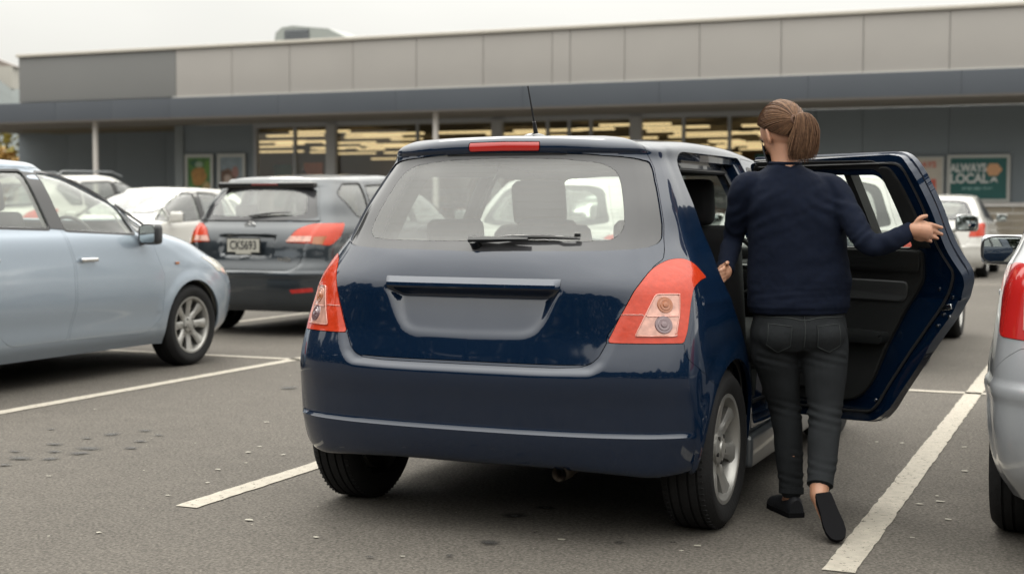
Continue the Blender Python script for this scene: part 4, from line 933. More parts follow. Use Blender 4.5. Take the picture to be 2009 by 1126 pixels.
    TRI = roundpoly([(.115,1.06,.01),(.21,1.06,.01),(.265,1.372,.02),(.20,1.375,.06),(.165,1.30,.05)], .01)
    UP = roundpoly([(.165,1.05,.02),(.20,.96,.03),(1.0,.96,.01),(1.0,1.05,.01)], .02)
    SIL = roundpoly([(.265,.925,.035),(.30,.840,.03),(.99,.835,.01),(.99,.925,.01)], .02)
    ARM = roundpoly([(.38,.715,.03),(.39,.665,.03),(.99,.655,.01),(.99,.715,.01)], .02)
    POC = roundpoly([(.62,.60,.08),(.60,.46,.06),(.98,.44,.03),(.98,.60,.04)], .03)
    tp = mat('door_trim_plastic', (.005,.006,.0065), .6, bump=.3, bscale=350)
    s2 = MB()
    def panel(nm, poly, dx0, dx1, m_, ins=.006):
        """raised trim: outline, chamfer, face"""
        D = densify(poly, .02); n = len(D); V = []; C_ = np.mean(D, 0)
        S = [D, D, shrink(D, ins)]
        for S_, dx in zip(S, (dx0, dx1-.004*np.sign(dx1-dx0), dx1)):
            for q in S_: V.append((sx(q[0], q[1]) - dx, q[0], q[1]))
        F_ = []
        for i in (0, 1):
            for k in range(n): F_.append((i*n+k, i*n+(k+1) % n, (i+1)*n+(k+1) % n, (i+1)*n+k))
        # cap: fan rings towards the centre following the door's curve
        last = 2*n; prevS = np.array(S[2])
        for t in (.6, .25):
            Q = C_ + (prevS - C_)*t if t == .6 else C_ + (np.array(S[2]) - C_)*t
            for q in Q: V.append((sx(q[0], q[1]) - dx1, q[0], q[1]))
            for k in range(n): F_.append((last+k, last+(k+1) % n, last+n+(k+1) % n, last+n+k))
            last += n
        V.append((sx(*C_) - dx1, *C_)); F_ += [(last+k, last+(k+1) % n, len(V)-1) for k in range(n)]
        return mesh_obj(nm, V, F_, m_, door, True, 30)
    panel('trim_panel', TRIM, .058, .082, tp); panel('corner_trim', TRI, .058, .074, tp); panel('upper_trim', UP, .08, .094, mat('door_trim_upper', (.009,.0105,.011), .55, bump=.3, bscale=350))
    panel('silver_inlay', SIL, .08, .090, mat('dull_silver_inlay', (.06,.063,.066), .4, metal=.4)); panel('armrest', ARM, .08, .125, mat('armrest_plastic', (.008,.0095,.01), .5), .02); panel('door_pocket', POC, .08, .098, tp)
    # divider bar of the window
    b = MB(); pa = [(.455 - .035*t, 1.378 - .33*t) for t in np.linspace(0, 1, 8)]
    V = []
    for y, z in pa:
        for dy, dx in ((-.018,.010),(.018,.010),(.018,.060),(-.018,.060)): V.append((sx(y+dy, z)-dx, y+dy, z))
    b.add(V, [(4*i+j, 4*i+(j+1) % 4, 4*i+4+(j+1) % 4, 4*i+4+j) for i in range(7) for j in range(4)]); b.build('window_divider', BLK, door)
    # latch, striker bolts on the door's trailing edge
    b = MB()
    b.box((sx(.10,.83)-.062, .105, .83), (.012, .05, .022), bev=.004, rx=R(-12)); b.build('door_latch', CHROME, door)
    for y, z in ((.075,.87),(.125,.80),(.095,.795),(.155,.755),(.135,.90),(.42,.45),(.45,.43)):
        b = MB(); b.lathe([(.0005,-.006),(.006,-.006),(.007,0)], (sx(y, z)-.062, y, z), 'X', 10); b.build('door_bolt', CHROME, door)
    # ---- running gear and cabin
    wheel_wells(hero, (0., 2.39), .80)
    for s_ in (-1, 1):
        make_wheel(hero, (s_*.735, 0, .302), sgn=s_); make_wheel(hero, (s_*.735, 2.39, .302), sgn=s_, steer=R(0))
    b = MB(); b.box((0, 1.35, .26), (1.46, 2.9, .07)); b.box((0, -.22, .34), (1.2, .55, .12)); b.tube([(-.6,0,.30),(.6,0,.30)], .05, 10); b.box((.0,-.05,.27), (.9,.3,.1), bev=.03); b.build('underbody', DARK, hero)
    b = MB(); b.box((.815, 1.2, .235), (.05, 1.72, .13), bev=.02); b.build('sill', mat('sill_grey', (.05,.056,.062), .35, coat=.6), hero)
    b = MB(); b.box((-.815, 1.2, .235), (.05, 1.72, .13), bev=.02); b.build('sill', MATS['sill_grey'], hero)
    b = MB(); b.tube([(.30,.1,.26),(.34,-.25,.255),(.352,-.44,.262)], .022, 14, cap=False); b.tube([(.352,-.45,.262),(.352,-.535,.262)], .029, 18, cap=False); b.tube([(.352,-.535,.262),(.352,-.46,.262)], .0255, 18, cap=False); b.box((.44,-.36,.285), (.24,.22,.05), bev=.02)
    b.build('exhaust_pipe', mat('exhaust_steel', (.16,.13,.10), .38, metal=.9, var=.4, vscale=40), hero)
    b = MB(); b.box((0,-.36,.300), (1.05,.25,.03), bev=.01); b.build('under_tray', BLK, hero)
    for xs in (-.36, .36): make_seat(hero, (xs, 1.42, .30), .50, SEAT, True, hz=-.05)
    b = MB(); b.box((0,.62,.52), (1.25,.5,.18), bev=.06); b.box((0,.27,.78), (1.22,.13,.50), bev=.06, rx=R(12)); rs = b.build('rear_seat', SEAT, hero)
    for xs in (-.42, .0, .42):
        b = MB(); b.box((xs,.22,1.10), (.25,.09,.13), bev=.04, rx=R(8)); b.tube([(xs-.05,.22,1.0),(xs-.05,.22,1.06)], .006, 6); b.tube([(xs+.05,.22,1.0),(xs+.05,.22,1.06)], .006, 6); b.build('headrest', SEAT, rs)
    b = MB(); b.box((0,2.05,.86), (1.36,.42,.22), bev=.08); b.box((.36,1.95,.98), (.34,.16,.10), bev=.04); b.build('dashboard', BLK, hero)
    steering(hero, (.36,1.74,.93))
    b = MB(); b.box((0,1.70,1.33), (.24,.03,.06), bev=.012); b.tube([(0,1.70,1.34),(0,1.76,1.40)], .01, 6); b.build('rear_view_mirror', BLK, hero)
    b = MB(); b.box((0,-.08,1.02), (1.16,.34,.02), bev=.006); b.build('parcel_shelf', LINER, hero)
    mirror(hero, (.80,1.98,1.02), 1, PB); mirror(hero, (-.80,1.98,1.02), -1, PB)
    # antenna on the roof
    b = MB(); za = 1.497; ellipsoid(b, (0,.085,za), (.040,.075,.016), 20, 8); ab = b.build('antenna_base', BLKG, hero)
    b = MB(); b.tube([(0,.095,za+.008),(0,.072,za+.06)], [.0105,.0065], 10); b.tube([(0,.072,za+.06),(-.002,.01,za+.20)], [.0042,.0024], 8); b.build('antenna_rod', BLK, ab)
    # rear wiper: spindle cap, arm and blade
    def onglass(x, z, off):
        G = sh.P[:, :J(.8)]; d_ = (G[..., 0]-abs(x))**2 + (G[..., 2]-z)**2; i, j = np.unravel_index(d_.argmin(), d_.shape); n_ = sh.N[i, j]; p = sh.P[i, j]
        return Vector((x, p[1] + n_[1]*off, z + n_[2]*off))
    wp = mat('wiper_black', (.006,.007,.008), .3, coat=.3)
    b = MB(); xs_ = np.linspace(-.035,.20,14); b.tube([onglass(x, 1.079+.004*i/13, .022) for i, x in enumerate(xs_)], list(np.interp(np.arange(14),[0,2,6,13],[.020,.024,.019,.010])), 8, flat=.55); 
    b.tube([onglass(-.01,1.075,-.004), onglass(-.01,1.075,.03)], .021, 14); arm = b.build('wiper_arm', wp, tg)
    b = MB(); xs_ = np.linspace(.07,.385,16); b.tube([onglass(x, 1.098 - .006*((x-.22)/.16)**2, .012) for x in xs_], list(np.interp(np.arange(16),[0,2,8,15],[.004,.009,.0085,.004])), 8); b.box(onglass(.375,1.103,.016), (.022,.012,.014), bev=.003); b.build('wiper_blade', wp, arm)
    return sh
HSH = build_hero()
# ================================================================ the other cars
def gen_ctrl(rows, roof, edge, cross=.034, ys=.75):
    ry = [a for a, _ in roof]; rz = [b for _, b in roof]; rf = lambda y: float(np.interp(y, ry, rz)); C_ = []
    def outline(yr, yf, w, kr=1., kf=1.):
        ya, yb = yr+.60*kr, yf-.85*kf; p = [(0,yr),(.36*w,yr+.012*kr),(.62*w,yr+.05*kr),(.80*w,yr+.125*kr),(.93*w,yr+.24*kr),(.982*w,yr+.42*kr)]
        p += [(w, ya+(yb-ya)*f) for f in (0,.33,.67,1.)]; p += [(w*.993,yf-.62*kf),(.955*w,yf-.36*kf),(.83*w,yf-.16*kf),(.48*w,yf-.035*kf),(0,yf)]; return p
    for z, yr, yf, w in rows:
        k = 1. if z < edge[0]*.75 else .8
        C_.append([(x, y, z) for x, y in outline(yr, yf, w, k, k)])
    z, yr, yf, w = edge; e = outline(yr, yf, w, .7, .5)
    C_.append([(x, y, rf(y) - cross*x*x/.36 - .01) for x, y in e])
    for sc in (.93, .72, .42, 0.):
        rr = []
        for x, y in e:
            yy = ys + (y-ys)*(.82+.18*sc); xx = x*sc; rr.append((xx, yy, rf(yy) - cross*xx*xx/.36))
        C_.append(rr)
    return C_
HATCH = dict(rows=[(.20,-.66,3.30,.80),(.30,-.72,3.40,.855),(.42,-.75,3.44,.876),(.55,-.75,3.46,.882),(.66,-.74,3.43,.88),(.76,-.72,3.34,.873),(.86,-.70,3.12,.862),(.95,-.68,2.92,.85),(1.01,-.65,2.70,.835),(1.06,-.61,2.46,.81),(1.11,-.57,2.34,.79),(1.20,-.49,2.18,.75),(1.32,-.38,1.93,.695),(1.42,-.27,1.68,.64),(1.475,-.20,1.48,.60)],
    roof=[(-.3,1.48),(-.1,1.505),(.3,1.545),(.9,1.562),(1.25,1.548),(1.5,1.505),(1.7,1.44)], edge=(1.50,-.18,1.38,.585), wb=2.6, r=.315,
    wf=[(1.22,1.065,.03),(1.17,1.455,.03),(1.36,1.455,.08),(1.62,1.385,.1),(1.90,1.25,.05),(1.96,1.03,.03)], wq=[(1.995,1.045,.02),(1.945,1.235,.02),(2.06,1.17,.03),(2.24,1.06,.02)], wr=[(.30,1.10,.05),(.40,1.40,.08),(.62,1.45,.05),(1.03,1.462,.03),(1.085,1.075,.03)], wrq=[(.02,1.14,.05),(.12,1.32,.06),(.30,1.37,.03),(.22,1.11,.03)],
    df=[(1.19,.31,.03),(2.05,.285,.1),(2.20,.40,.05),(2.24,.72),(2.14,.93,.04),(2.16,1.07,.02),(1.92,1.29,.1),(1.62,1.43,.1),(1.36,1.49,.05),(1.12,1.49,.03),(1.21,1.04),(1.27,.83),(1.26,.55)], dr=[(.62,.31,.08),(1.17,.31,.03),(1.24,.55),(1.25,.83),(1.19,1.04),(1.10,1.49,.03),(.60,1.48,.1),(.34,1.43,.08),(.22,1.10),(.27,.72),(.42,.55,.06),(.52,.40,.05)],
    rg=[(-.02,1.06),(.45,1.07),(.66,1.10,.04),(.62,1.40,.06),(.45,1.43),(-.02,1.44)], rgc=[(-.02,1.10),(.42,1.11),(.56,1.14,.05),(.54,1.35,.06),(.4,1.39),(-.02,1.40)],
    lamp=[(.52,.76,.03),(.60,.97,.04),(.80,1.03,.05),(1.0,1.0,.05),(.90,.88,.04),(.86,.77,.03)], hatch=[(-.02,.62),(.50,.62,.05),(.56,.76),(.62,.95),(.70,1.06),(.68,1.45),(-.02,1.47)], plate=(0,.56), bumpz=.62)
WAGON = dict(rows=[(.24,-.70,3.42,.80),(.30,-.74,3.48,.83),(.42,-.77,3.52,.862),(.55,-.78,3.54,.87),(.64,-.775,3.52,.872),(.72,-.745,3.46,.868),(.84,-.735,3.35,.862),(.95,-.71,3.05,.852),(1.03,-.67,2.78,.838),(1.09,-.62,2.56,.815),(1.15,-.58,2.42,.79),(1.26,-.49,2.20,.75),(1.38,-.39,1.95,.70),(1.46,-.33,1.75,.655),(1.51,-.29,1.60,.625)],
    roof=[(-.3,1.525),(-.1,1.54),(.4,1.57),(1.1,1.59),(1.5,1.56),(1.8,1.47)], edge=(1.55,-.28,1.50,.60), wb=2.75, r=.325,
    wf=[(1.30,1.08,.03),(1.25,1.475,.03),(1.55,1.455,.08),(1.95,1.26,.05),(2.15,1.07,.03)], wq=[(2.18,1.08,.02),(2.13,1.22,.02),(2.35,1.11,.02)], wr=[(.38,1.12,.05),(.42,1.45,.05),(1.16,1.48,.03),(1.20,1.09,.03)], wrq=[(-.16,1.36,.05),(.02,1.46,.03),(.34,1.47,.04),(.30,1.14,.04),(.05,1.14,.06)],
    df=[(1.27,.31,.03),(2.2,.31,.1),(2.32,.72),(2.24,.93,.04),(2.28,1.09,.02),(1.95,1.34,.1),(1.55,1.48,.05),(1.22,1.50,.03),(1.28,1.04)], dr=[(.66,.31,.08),(1.25,.31,.03),(1.26,1.04),(1.20,1.50,.03),(.40,1.49,.08),(.33,1.10),(.36,.72),(.50,.52,.06)],
    rg=[(-.02,1.10),(.45,1.11),(.67,1.13,.04),(.63,1.40,.06),(.45,1.425),(-.02,1.435)], rgc=[(-.02,1.14),(.42,1.15),(.56,1.17,.05),(.53,1.36,.05),(.4,1.39),(-.02,1.40)],
    lamp=[(.40,.895,.02),(.48,1.02,.05),(.62,1.075,.05),(.98,1.085,.05),(.94,.96,.05),(.80,.86,.05),(.68,.885,.03)], hatch=[(-.02,.635),(.45,.635,.05),(.54,.70,.04),(.56,.84),(.60,.95),(.66,1.07),(.69,1.12),(.66,1.43),(-.02,1.45)], plate=(0,.862), bumpz=.63)
def scaled(S, sx=1, sy=1, sz=1):
    T = dict(S); q = lambda P: [(p[0]*sy, p[1]*sz) + tuple(p[2:]) for p in P]
    T['rows'] = [(a*sz, b*sy, c*sy, d_*sx) for a, b, c, d_ in S['rows']]; T['roof'] = [(a*sy, b*sz) for a, b in S['roof']]; e = S['edge']; T['edge'] = (e[0]*sz, e[1]*sy, e[2]*sy, e[3]*sx)
    for k in ('wf','wq','wr','wrq','df','dr'): T[k] = q(S[k])
    for k in ('rg','rgc','lamp','hatch'): T[k] = [(p[0]*sx, p[1]*sz) + tuple(p[2:]) for p in S[k]]
    T['wb'] = S['wb']*sy; T['bumpz'] = S['bumpz']*sz; return T
def gen_car(S, P, loc, rz, label, name='parked_car', res=.022, glassm=None, liner=LINER, seats=True, wheels=True, group=None, mirrors=P if False else None, trimm=None, dark_trim=None, spokes=7, lampm=None):
    root = empty(name, (loc[0], loc[1], 0), rz, label, 'car', group); G = glassm or GLSP; TM = trimm or BLK
    sh = Shell(gen_ctrl(S['rows'], S['roof'], S['edge']), res, res, smooth=4 if res > .015 else 10)
    w = S['rows'][3][3]; J = lambda v: int(np.searchsorted(sh.V, v)); Vt = sh.V[-1]
    wb = S['wb']; RJ = (0, J(1.12)); SJ = (J(.75), J(Vt-.75)); FJ = (J(Vt-1.5), sh.nj)
    arch = lambda y0, r: [(y0+r*math.cos(a), .32+r*math.sin(a)) for a in np.linspace(0, 2*math.pi, 48)[:-1]]
    r = S['r']; z1 = S['edge'][0]
    T = {k: roundpoly(S[k], .03) for k in ('wf','wq','wr','wrq','df','dr')}; B = {k: roundpoly(S[k], .01) for k in ('rg','rgc','lamp','hatch')}
    yf = lambda z: float(np.interp(z, [a[0] for a in S['rows']], [a[2] for a in S['rows']])); zb = next(a[0] for a in S['rows'] if a[2] < S['rows'][3][2]-1.08); zt = S['rows'][-1][0]
    ww = S['rows'][10][3]; wt = S['edge'][3]
    WS = roundpoly([(-.02,zb+.02),(ww*.78,zb+.03,.04),(ww*.84,zb+.08),(wt*.93,zt-.03,.05),(wt*.6,zt),(-.02,zt+.01)], .03)
    HL = roundpoly([(w*.46,.64*z1/1.5,.05),(w*.80,.62*z1/1.5,.04),(w*1.01,.74*z1/1.5,.03),(w*.99,.84*z1/1.5,.04),(w*.70,.80*z1/1.5,.05),(w*.52,.74*z1/1.5,.05)], .03)
    GR = roundpoly([(-.02,.42),(w*.45,.44,.05),(w*.42,.56,.03),(-.02,.60)], .02)
    f = np.zeros((sh.ni, sh.nj)); F = sh.F('rear'); rm = (np.arange(sh.nj) < J(1.1))[None, :]
    sd = sdist([(-.3,S['hatch'][0][1]-.02)] + [(p[0]+.015, p[1]-.015) for p in B['hatch'][1:-1]] + [(-.3,9)], F)
    f += -.012*(1-sstep(sd,-.014,.006))*rm*(F[...,1] < S['rg'][0][1])
    f += .010*sstep(F[...,1], S['bumpz']-.08, S['bumpz']-.04)*(1-sstep(F[...,1], S['bumpz']-.02, S['bumpz']+.0))*rm*(sd > 0)
    if S['plate'][1] > .7:
        pp = roundpoly([(-.3,.985),(.30,.975,.03),(.27,.76,.05),(-.3,.745)], .02); f += -.03*(1-sstep(sdist(pp, F), -.015, .0))*rm
        f += .006*sstep(F[...,1], 1.425, 1.445)*(1-sstep(F[...,1], 1.49, 1.52))*(1-sstep(F[...,0], .6, .8))*rm
    Sd = sh.F('side'); sm = ((np.arange(sh.nj) > J(.9)) & (np.arange(sh.nj) < J(Vt-.7)))[None, :]
    for y0 in (0., wb): f += .010*(1-sstep(np.hypot(Sd[...,0]-y0, Sd[...,1]-.32), r+.03, r+.13))*(np.arange(sh.nj) > J(.8))[None, :]*(np.arange(sh.nj) < J(Vt-.5))[None, :]
    f += -.010*np.exp(-((Sd[...,1]-.42)/.09)**2)*sm*((Sd[...,0] > r+.12) & (Sd[...,0] < wb-r-.12))
    sh.push(f)
    jobs = [(B['rg'],'rear',RJ),(B['rgc'],'rear',RJ),(B['lamp'],'rear',(0,J(1.15))),(B['hatch'],'rear',RJ),(arch(0,r+.03),'side',(J(.8),J(2.4))),(arch(wb,r+.03),'side',(J(2.4),J(Vt-.3)))] + [(T[k],'side',SJ) for k in T] + [(WS,'back',FJ),(HL,'back',(J(Vt-.98), sh.nj)),(GR,'back',FJ)]
    bz = S['bumpz']; BP = [(-.1,-.1),(1.0,-.1),(1.0,bz-.06),(.9,bz+.02),(.72,bz+.12),(.56,bz+.13),(.50,bz),(-.1,bz)]; jobs.append((BP,'rear',RJ))
    for a, b_, c_ in jobs: sh.snap(a, b_, c_)
    c = Car(sh, root)
    c.region('h1', [arch(0,r+.03)], 'side', (J(.8),J(2.4))); c.region('h2', [arch(wb,r+.03)], 'side', (J(2.4),J(Vt-.3)))
    for k in ('wf','wq','wr','wrq','df','dr'): c.region(k, [T[k]], 'side', SJ)
    c.region('lamp', [B['lamp']], 'rear', (0,J(1.15))); c.region('rgc', [B['rgc']], 'rear', RJ); c.region('rg', [B['rg']], 'rear', RJ); c.region('hatch', [B['hatch']], 'rear', RJ)
    c.region('ws', [WS], 'back', FJ); c.region('hl', [HL], 'back', (J(Vt-.98), sh.nj)); c.region('gr', [GR], 'back', FJ); bz = S['bumpz']
    c.region('bump', [[(-.1,-.1),(1.0,-.1),(1.0,bz-.06),(.9,bz+.02),(.72,bz+.12),(.56,bz+.13),(.50,bz),(-.1,bz)]], 'rear', RJ); c.region('body', None)
    g_ = .003 if res > .015 else .002
    c.build('body', 'body', P, gap=0); c.build('bump', 'bumper', P, gap=g_); c.build('hatch', 'tailgate', P, gap=g_)
    c.build('rgc', 'rear_window', G, gap=0, depth=.0, off=-.004); c.build('rg', 'window_border', FRIT, gap=0, depth=.004, off=-.004); c.build('ws', 'windscreen', G, gap=0, depth=.008, off=-.003); c.build('gr', 'grille', BLK, depth=.02, off=-.01)
    lm = lampm or REDL
    sx = SideX(sh, SJ)
    for sd_, s_ in (('R',1),('L',-1)):
        c.build('lamp', 'tail_lamp', lm, side=sd_, gap=g_, off=.003); c.build('hl', 'headlight', mat('headlight_lens', (.50,.48,.42), .12, coat=1), side=sd_, gap=g_, off=.002)
        df = c.build('df', 'front_door', P, side=sd_, gap=g_); dr = c.build('dr', 'rear_door', P, side=sd_, gap=g_)
        for k, par in (('wf', df),('wq', None),('wr', dr),('wrq', None)):
            if c.names.index(k) in c.mask[0]:
                c.build(k, 'side_window', G, side=sd_, gap=0, depth=.006, off=-.008)
                ring('window_trim', T[k], sx, [(-.016,-.001),(.0,-.003),(.003,.008)], TM, root, sgn=s_, flip=(s_ < 0))
        pz = [(a[0], a[1]) for a in S['wf'][:2]]; qz = [(a[0], a[1]) for a in S['wr'][-1:-3:-1]]; V = []
        for i in range(7):
            t = i/6
            for (y0_, z0_), (y1_, z1_) in ((qz[0], qz[1]), (pz[0], pz[1])):
                y_, z_ = y0_+(y1_-y0_)*t, z0_+(z1_-z0_)*t; V.append((s_*(sx(y_, z_)+.0045), y_, z_))
        mesh_obj('pillar_trim', V, [(2*i, 2*i+1, 2*i+3, 2*i+2) for i in range(6)], TM, root)
        for y, z in ((S['df'][0][0]+.20, .855*z1/1.5), (S['dr'][0][0]-.18, .875*z1/1.5)):
            h = MB(); x_ = s_*(sx(y, z)+.022); h.box((x_, y, z), (.022, .17, .028), bev=.01); h.box((x_-s_*.012, y-.06, z), (.03,.03,.024)); h.box((x_-s_*.012, y+.06, z), (.03,.03,.024)); h.build('door_handle', CHROME if P.name.startswith('light') else P, root)
        ym = S['wq'][0][0]-.0; zm = S['wq'][0][1]-.02; mirror(root, (s_*(sx(ym, zm)+.03), ym+.02, zm+S.get('mz',.075)), s_, P if not P.name.startswith('light') else MATS['mirror_case'], S.get('mw',.20), .155)
    c.build(['body','bump','hatch','lamp'], 'cabin_lining', liner, gap=0, depth=0, off=-.04)
    for sd_ in 'RL': c.build(['df','dr'], 'door_lining', liner, gap=0, depth=0, off=-.05, side=sd_)
    wheel_wells(root, (0., wb), w-.03, r_well=r+.035)
    for s_ in (-1, 1):
        for y in (0., wb): make_wheel(root, (s_*(w-.115), y, r), r=r, wd=.20, rim=r*.68, sgn=s_, detail=False, spokes=spokes)
    b = MB(); b.box((0, wb/2, .25), (w*1.7, wb+.6, .08)); b.box((0,-.3,.32), (w*1.3,.6,.1)); b.build('underbody', DARK, root)
    if seats:
        for xs in (-.38, .38): make_seat(root, (xs, wb*.52, .30), .52, SEAT, True)
        b = MB(); b.box((0,.30,.58), (w*1.5,.5,.2), bev=.06); b.box((0,0,.90), (w*1.5,.14,.5), bev=.06, rx=R(10)); rs = b.build('rear_seat', SEAT, root)
        for xs in (-.42,.42): b = MB(); b.box((xs,-.06,1.19), (.24,.09,.14), bev=.04); b.build('headrest', SEAT, rs)
        b = MB(); b.box((0, wb*.52+.92, .90), (w*1.6,.42,.22), bev=.08); b.build('dashboard', BLK, root); steering(root, (.38, wb*.52+.48, .99), .18)
    return root, sh, c, sx
def plate(root, x, y, z, body, tilt=0):
    b = MB(); b.box((x, y, z), (.36,.006,.125), bev=.0029, rx=tilt); b.box((x, y+.004, z), (.38,.006,.145), mi=1); b.box((x, y-.001, z-.07), (.17,.006,.02), mi=0)
    o = b.build('number_plate', [mat('plate_white', (.34,.33,.29), .5), BLK], root, False)
    if body: text(body, .115, (x, y-.0045, z), o, mat('plate_black', (.02,.02,.022), .5), 'plate_lettering', bold=.002, sx=.80, ext=.0006)
    return o
mat('mirror_case', (.02,.022,.025), .35, coat=.3)
P_LB = paint('light_blue_paint', (.275,.325,.385), .5, .34, dirt=.02)
P_DG = paint('dark_grey_paint', (.020,.027,.034), .4, .3, dirt=.03)
P_WH = paint('white_car_paint', (.50,.49,.46), 0., .4, dirt=.02)
P_SV = paint('silver_paint', (.33,.345,.365), .25, .28, dirt=.02)
P_SG = paint('pale_silver_paint', (.40,.405,.385), .1, .3, dirt=.02)
GLB = glass('greenish_window', (.90,.95,.89), .06, (.17,.20,.165), 1.0)
GLV = glass('sky_hazed_glass', (.5,.55,.5), .75, (.17,.185,.165), 1.2)  # heavy pale film, sky reflection put into the glass colour
# light blue hatchback at the left
lb, lsh, lc, lsx = gen_car(dict(HATCH, mz=.0, mw=.155), P_LB, (-7.40, 6.46), 0, 'light blue hatchback parked at the left edge, front wheel and black mirror showing', res=.014, glassm=GLB, liner=LINERL, trimm=mat('window_trim_grey', (.05,.05,.052), .5), spokes=8)
b = MB(); b.box((lsx(2.42,.845)+.012, 2.40, .80), (.008,.045,.02), bev=.003); b.build('side_indicator', AMB, lb)
# dark grey wagon with the plate
wg, wsh, wc, wsx = gen_car(WAGON, P_DG, (-7.61, 12.12), 0, 'dark grey wagon seen from behind with number plate and red tail lamps', res=.016, glassm=GLB, lampm=REDL)
plate(wg, -.01, -.742, .865, 'CKS693')
def on_rear(sh, x, z, off=0):
    G = sh.P[:, :int(np.searchsorted(sh.V, 1.1))]; d_ = (G[..., 0]-abs(x))**2 + (G[..., 2]-z)**2; i, j = np.unravel_index(d_.argmin(), d_.shape); n_ = sh.N[i, j]; p_ = sh.P[i, j]
    return Vector((x, p_[1]+n_[1]*off, z+n_[2]*off))
def strip(nm, q, m):
    V = []; n = 9
    for i in range(n+1):
        t = i/n
        for a, b_ in ((q[0], q[3]), (q[1], q[2])):
            x, z = a[0]+(b_[0]-a[0])*t, a[1]+(b_[1]-a[1])*t; V.append(on_rear(wsh, x, z, .011))
    return mesh_obj(nm, V, [(2*i, 2*i+1, 2*i+3, 2*i+2) for i in range(n)], m, wg, True)
for s_ in (-1, 1):
    c_ = on_rear(wsh, s_*.50, .935, .006); b = MB(); pts_ = [(s_*x, z) for x, z in ((.43,.905),(.47,.955),(.66,.955),(.66,.905))]
    strip('clear_lens', pts_, CLRL)
    strip('indicator_lens', [(s_*.675,.885),(s_*.675,.95),(s_*.79,.955),(s_*.775,.875)], AMB)
    strip('reflector', [(s_*.52,.42),(s_*.50,.455),(s_*.70,.475),(s_*.70,.435)], REDD)
b = MB(); q = on_rear(wsh, .0, 1.055, .008); 
b.tube([(q.x+.055*math.cos(a), q.y, q.z+.028*math.sin(a)) for a in np.linspace(0,6.283,25)[:-1]], .005, 6, closed=True); b.tube([(q.x+.022*math.cos(a), q.y, q.z+.027*math.sin(a)) for a in np.linspace(0,6.283,21)[:-1]], .004, 6, closed=True); b.tube([(q.x+.045*math.cos(a), q.y, q.z+.012+.010*math.sin(a)) for a in np.linspace(0,6.283,21)[:-1]], .004, 6, closed=True); b.build('badge', CHROME, wg)
q = on_rear(wsh, .42, .735, .006); text('2.0 GDi', .045, (q.x, q.y, q.z), wg, CHROME, 'badge_lettering', bold=.001, ext=.002)
b = MB(); b.tube([on_rear(wsh, x, 1.135+.03*t, .02) for x, t in ((-.03,0),(.10,.5),(.24,1),(.40,1.2))], [.016,.018,.012,.007], 8, flat=.6); b.build('rear_wiper', BLK, wg)
b = MB(); b.box((-.0,-.335,1.446), (1.10,.08,.060), bev=.02); b.build('spoiler_shadow', BLKG, wg); b = MB(); b.box((0,-.378,1.452), (.30,.012,.022), bev=.004); b.build('high_brake_light', mat('unlit_brake_lens', (.10,.01,.01), .2, coat=1), wg)  # wide black box stands in for the shadow beneath the spoiler
b = MB(); b.tube([(.3,-.1,1.56),(.3,-.16,1.60)], .006, 6); b.build('antenna_stub', BLK, wg)
# pewter hatch ahead of the open door
pg, _, _, _ = gen_car(scaled(HATCH,.98,1.03,1.0), P_SG, (-2.14, 11.35), 0, 'grey silver hatchback seen past the open door, mirror and right wheels showing', res=.022, glassm=GLV, liner=LINERL)
# silver car at the right edge
sv, ssh, _, _ = gen_car(dict(scaled(HATCH,1.0,1.04,1.0), mz=-.02, mw=.25), P_SV, (.485, 5.62), 0, 'silver car cut by the right edge, rear corner with red lamp and black rimmed mirror', res=.014, glassm=GLB, lampm=REDD)
for s_ in (-1, 1):
    V = []; n = 8
    for i in range(n+1):
        for z in (.80, .935): V.append(on_rear(ssh, s_*(.62+.13*i/n), z, .012))
    mesh_obj('clear_lens', V, [(2*i, 2*i+1, 2*i+3, 2*i+2) for i in range(n)], CLRL, sv, True)
# white cars
wa, _, _, _ = gen_car(scaled(HATCH,.97,1.0,.985), P_WH, (-2.90, 27.2), 0, 'white hatchback parked far back below the teal sign, seen from behind', res=.03, glassm=GLB)
wb_, _, _, _ = gen_car(HATCH, P_WH, (-13.40, 18.9), math.pi, 'white hatchback facing the camera between the light blue car and the grey wagon', res=.022, glassm=GLB, liner=LINERL)
su, _, _, ssx = gen_car(scaled(WAGON,1.0,1.04,1.13), P_WH, (-16.05, 17.9), 0, 'white SUV with roof rails behind the white hatchback, near the pale canopy post', res=.03, glassm=GLB)
for s_ in (-1, 1): b = MB(); b.tube([(s_*.60,-.1,1.74),(s_*.60,.1,1.82),(s_*.60,1.3,1.84),(s_*.60,1.55,1.77)], .014, 8); b.build('roof_rail', mat('rail_grey', (.10,.11,.12), .4), su)
wc_, _, _, _ = gen_car(scaled(HATCH,.98,1.0,1.0), P_WH, (-4.75, 12.4), 0, 'white hatchback glimpsed through the rear window of the blue car', res=.03, glassm=GLB, liner=LINERL)
gen_car(scaled(HATCH,.98,1.0,1.0), P_SV, (-10.1, 30.4), math.pi, 'silver hatchback parked beyond the wagon, mostly hidden behind the blue car', res=.035, glassm=GLB)
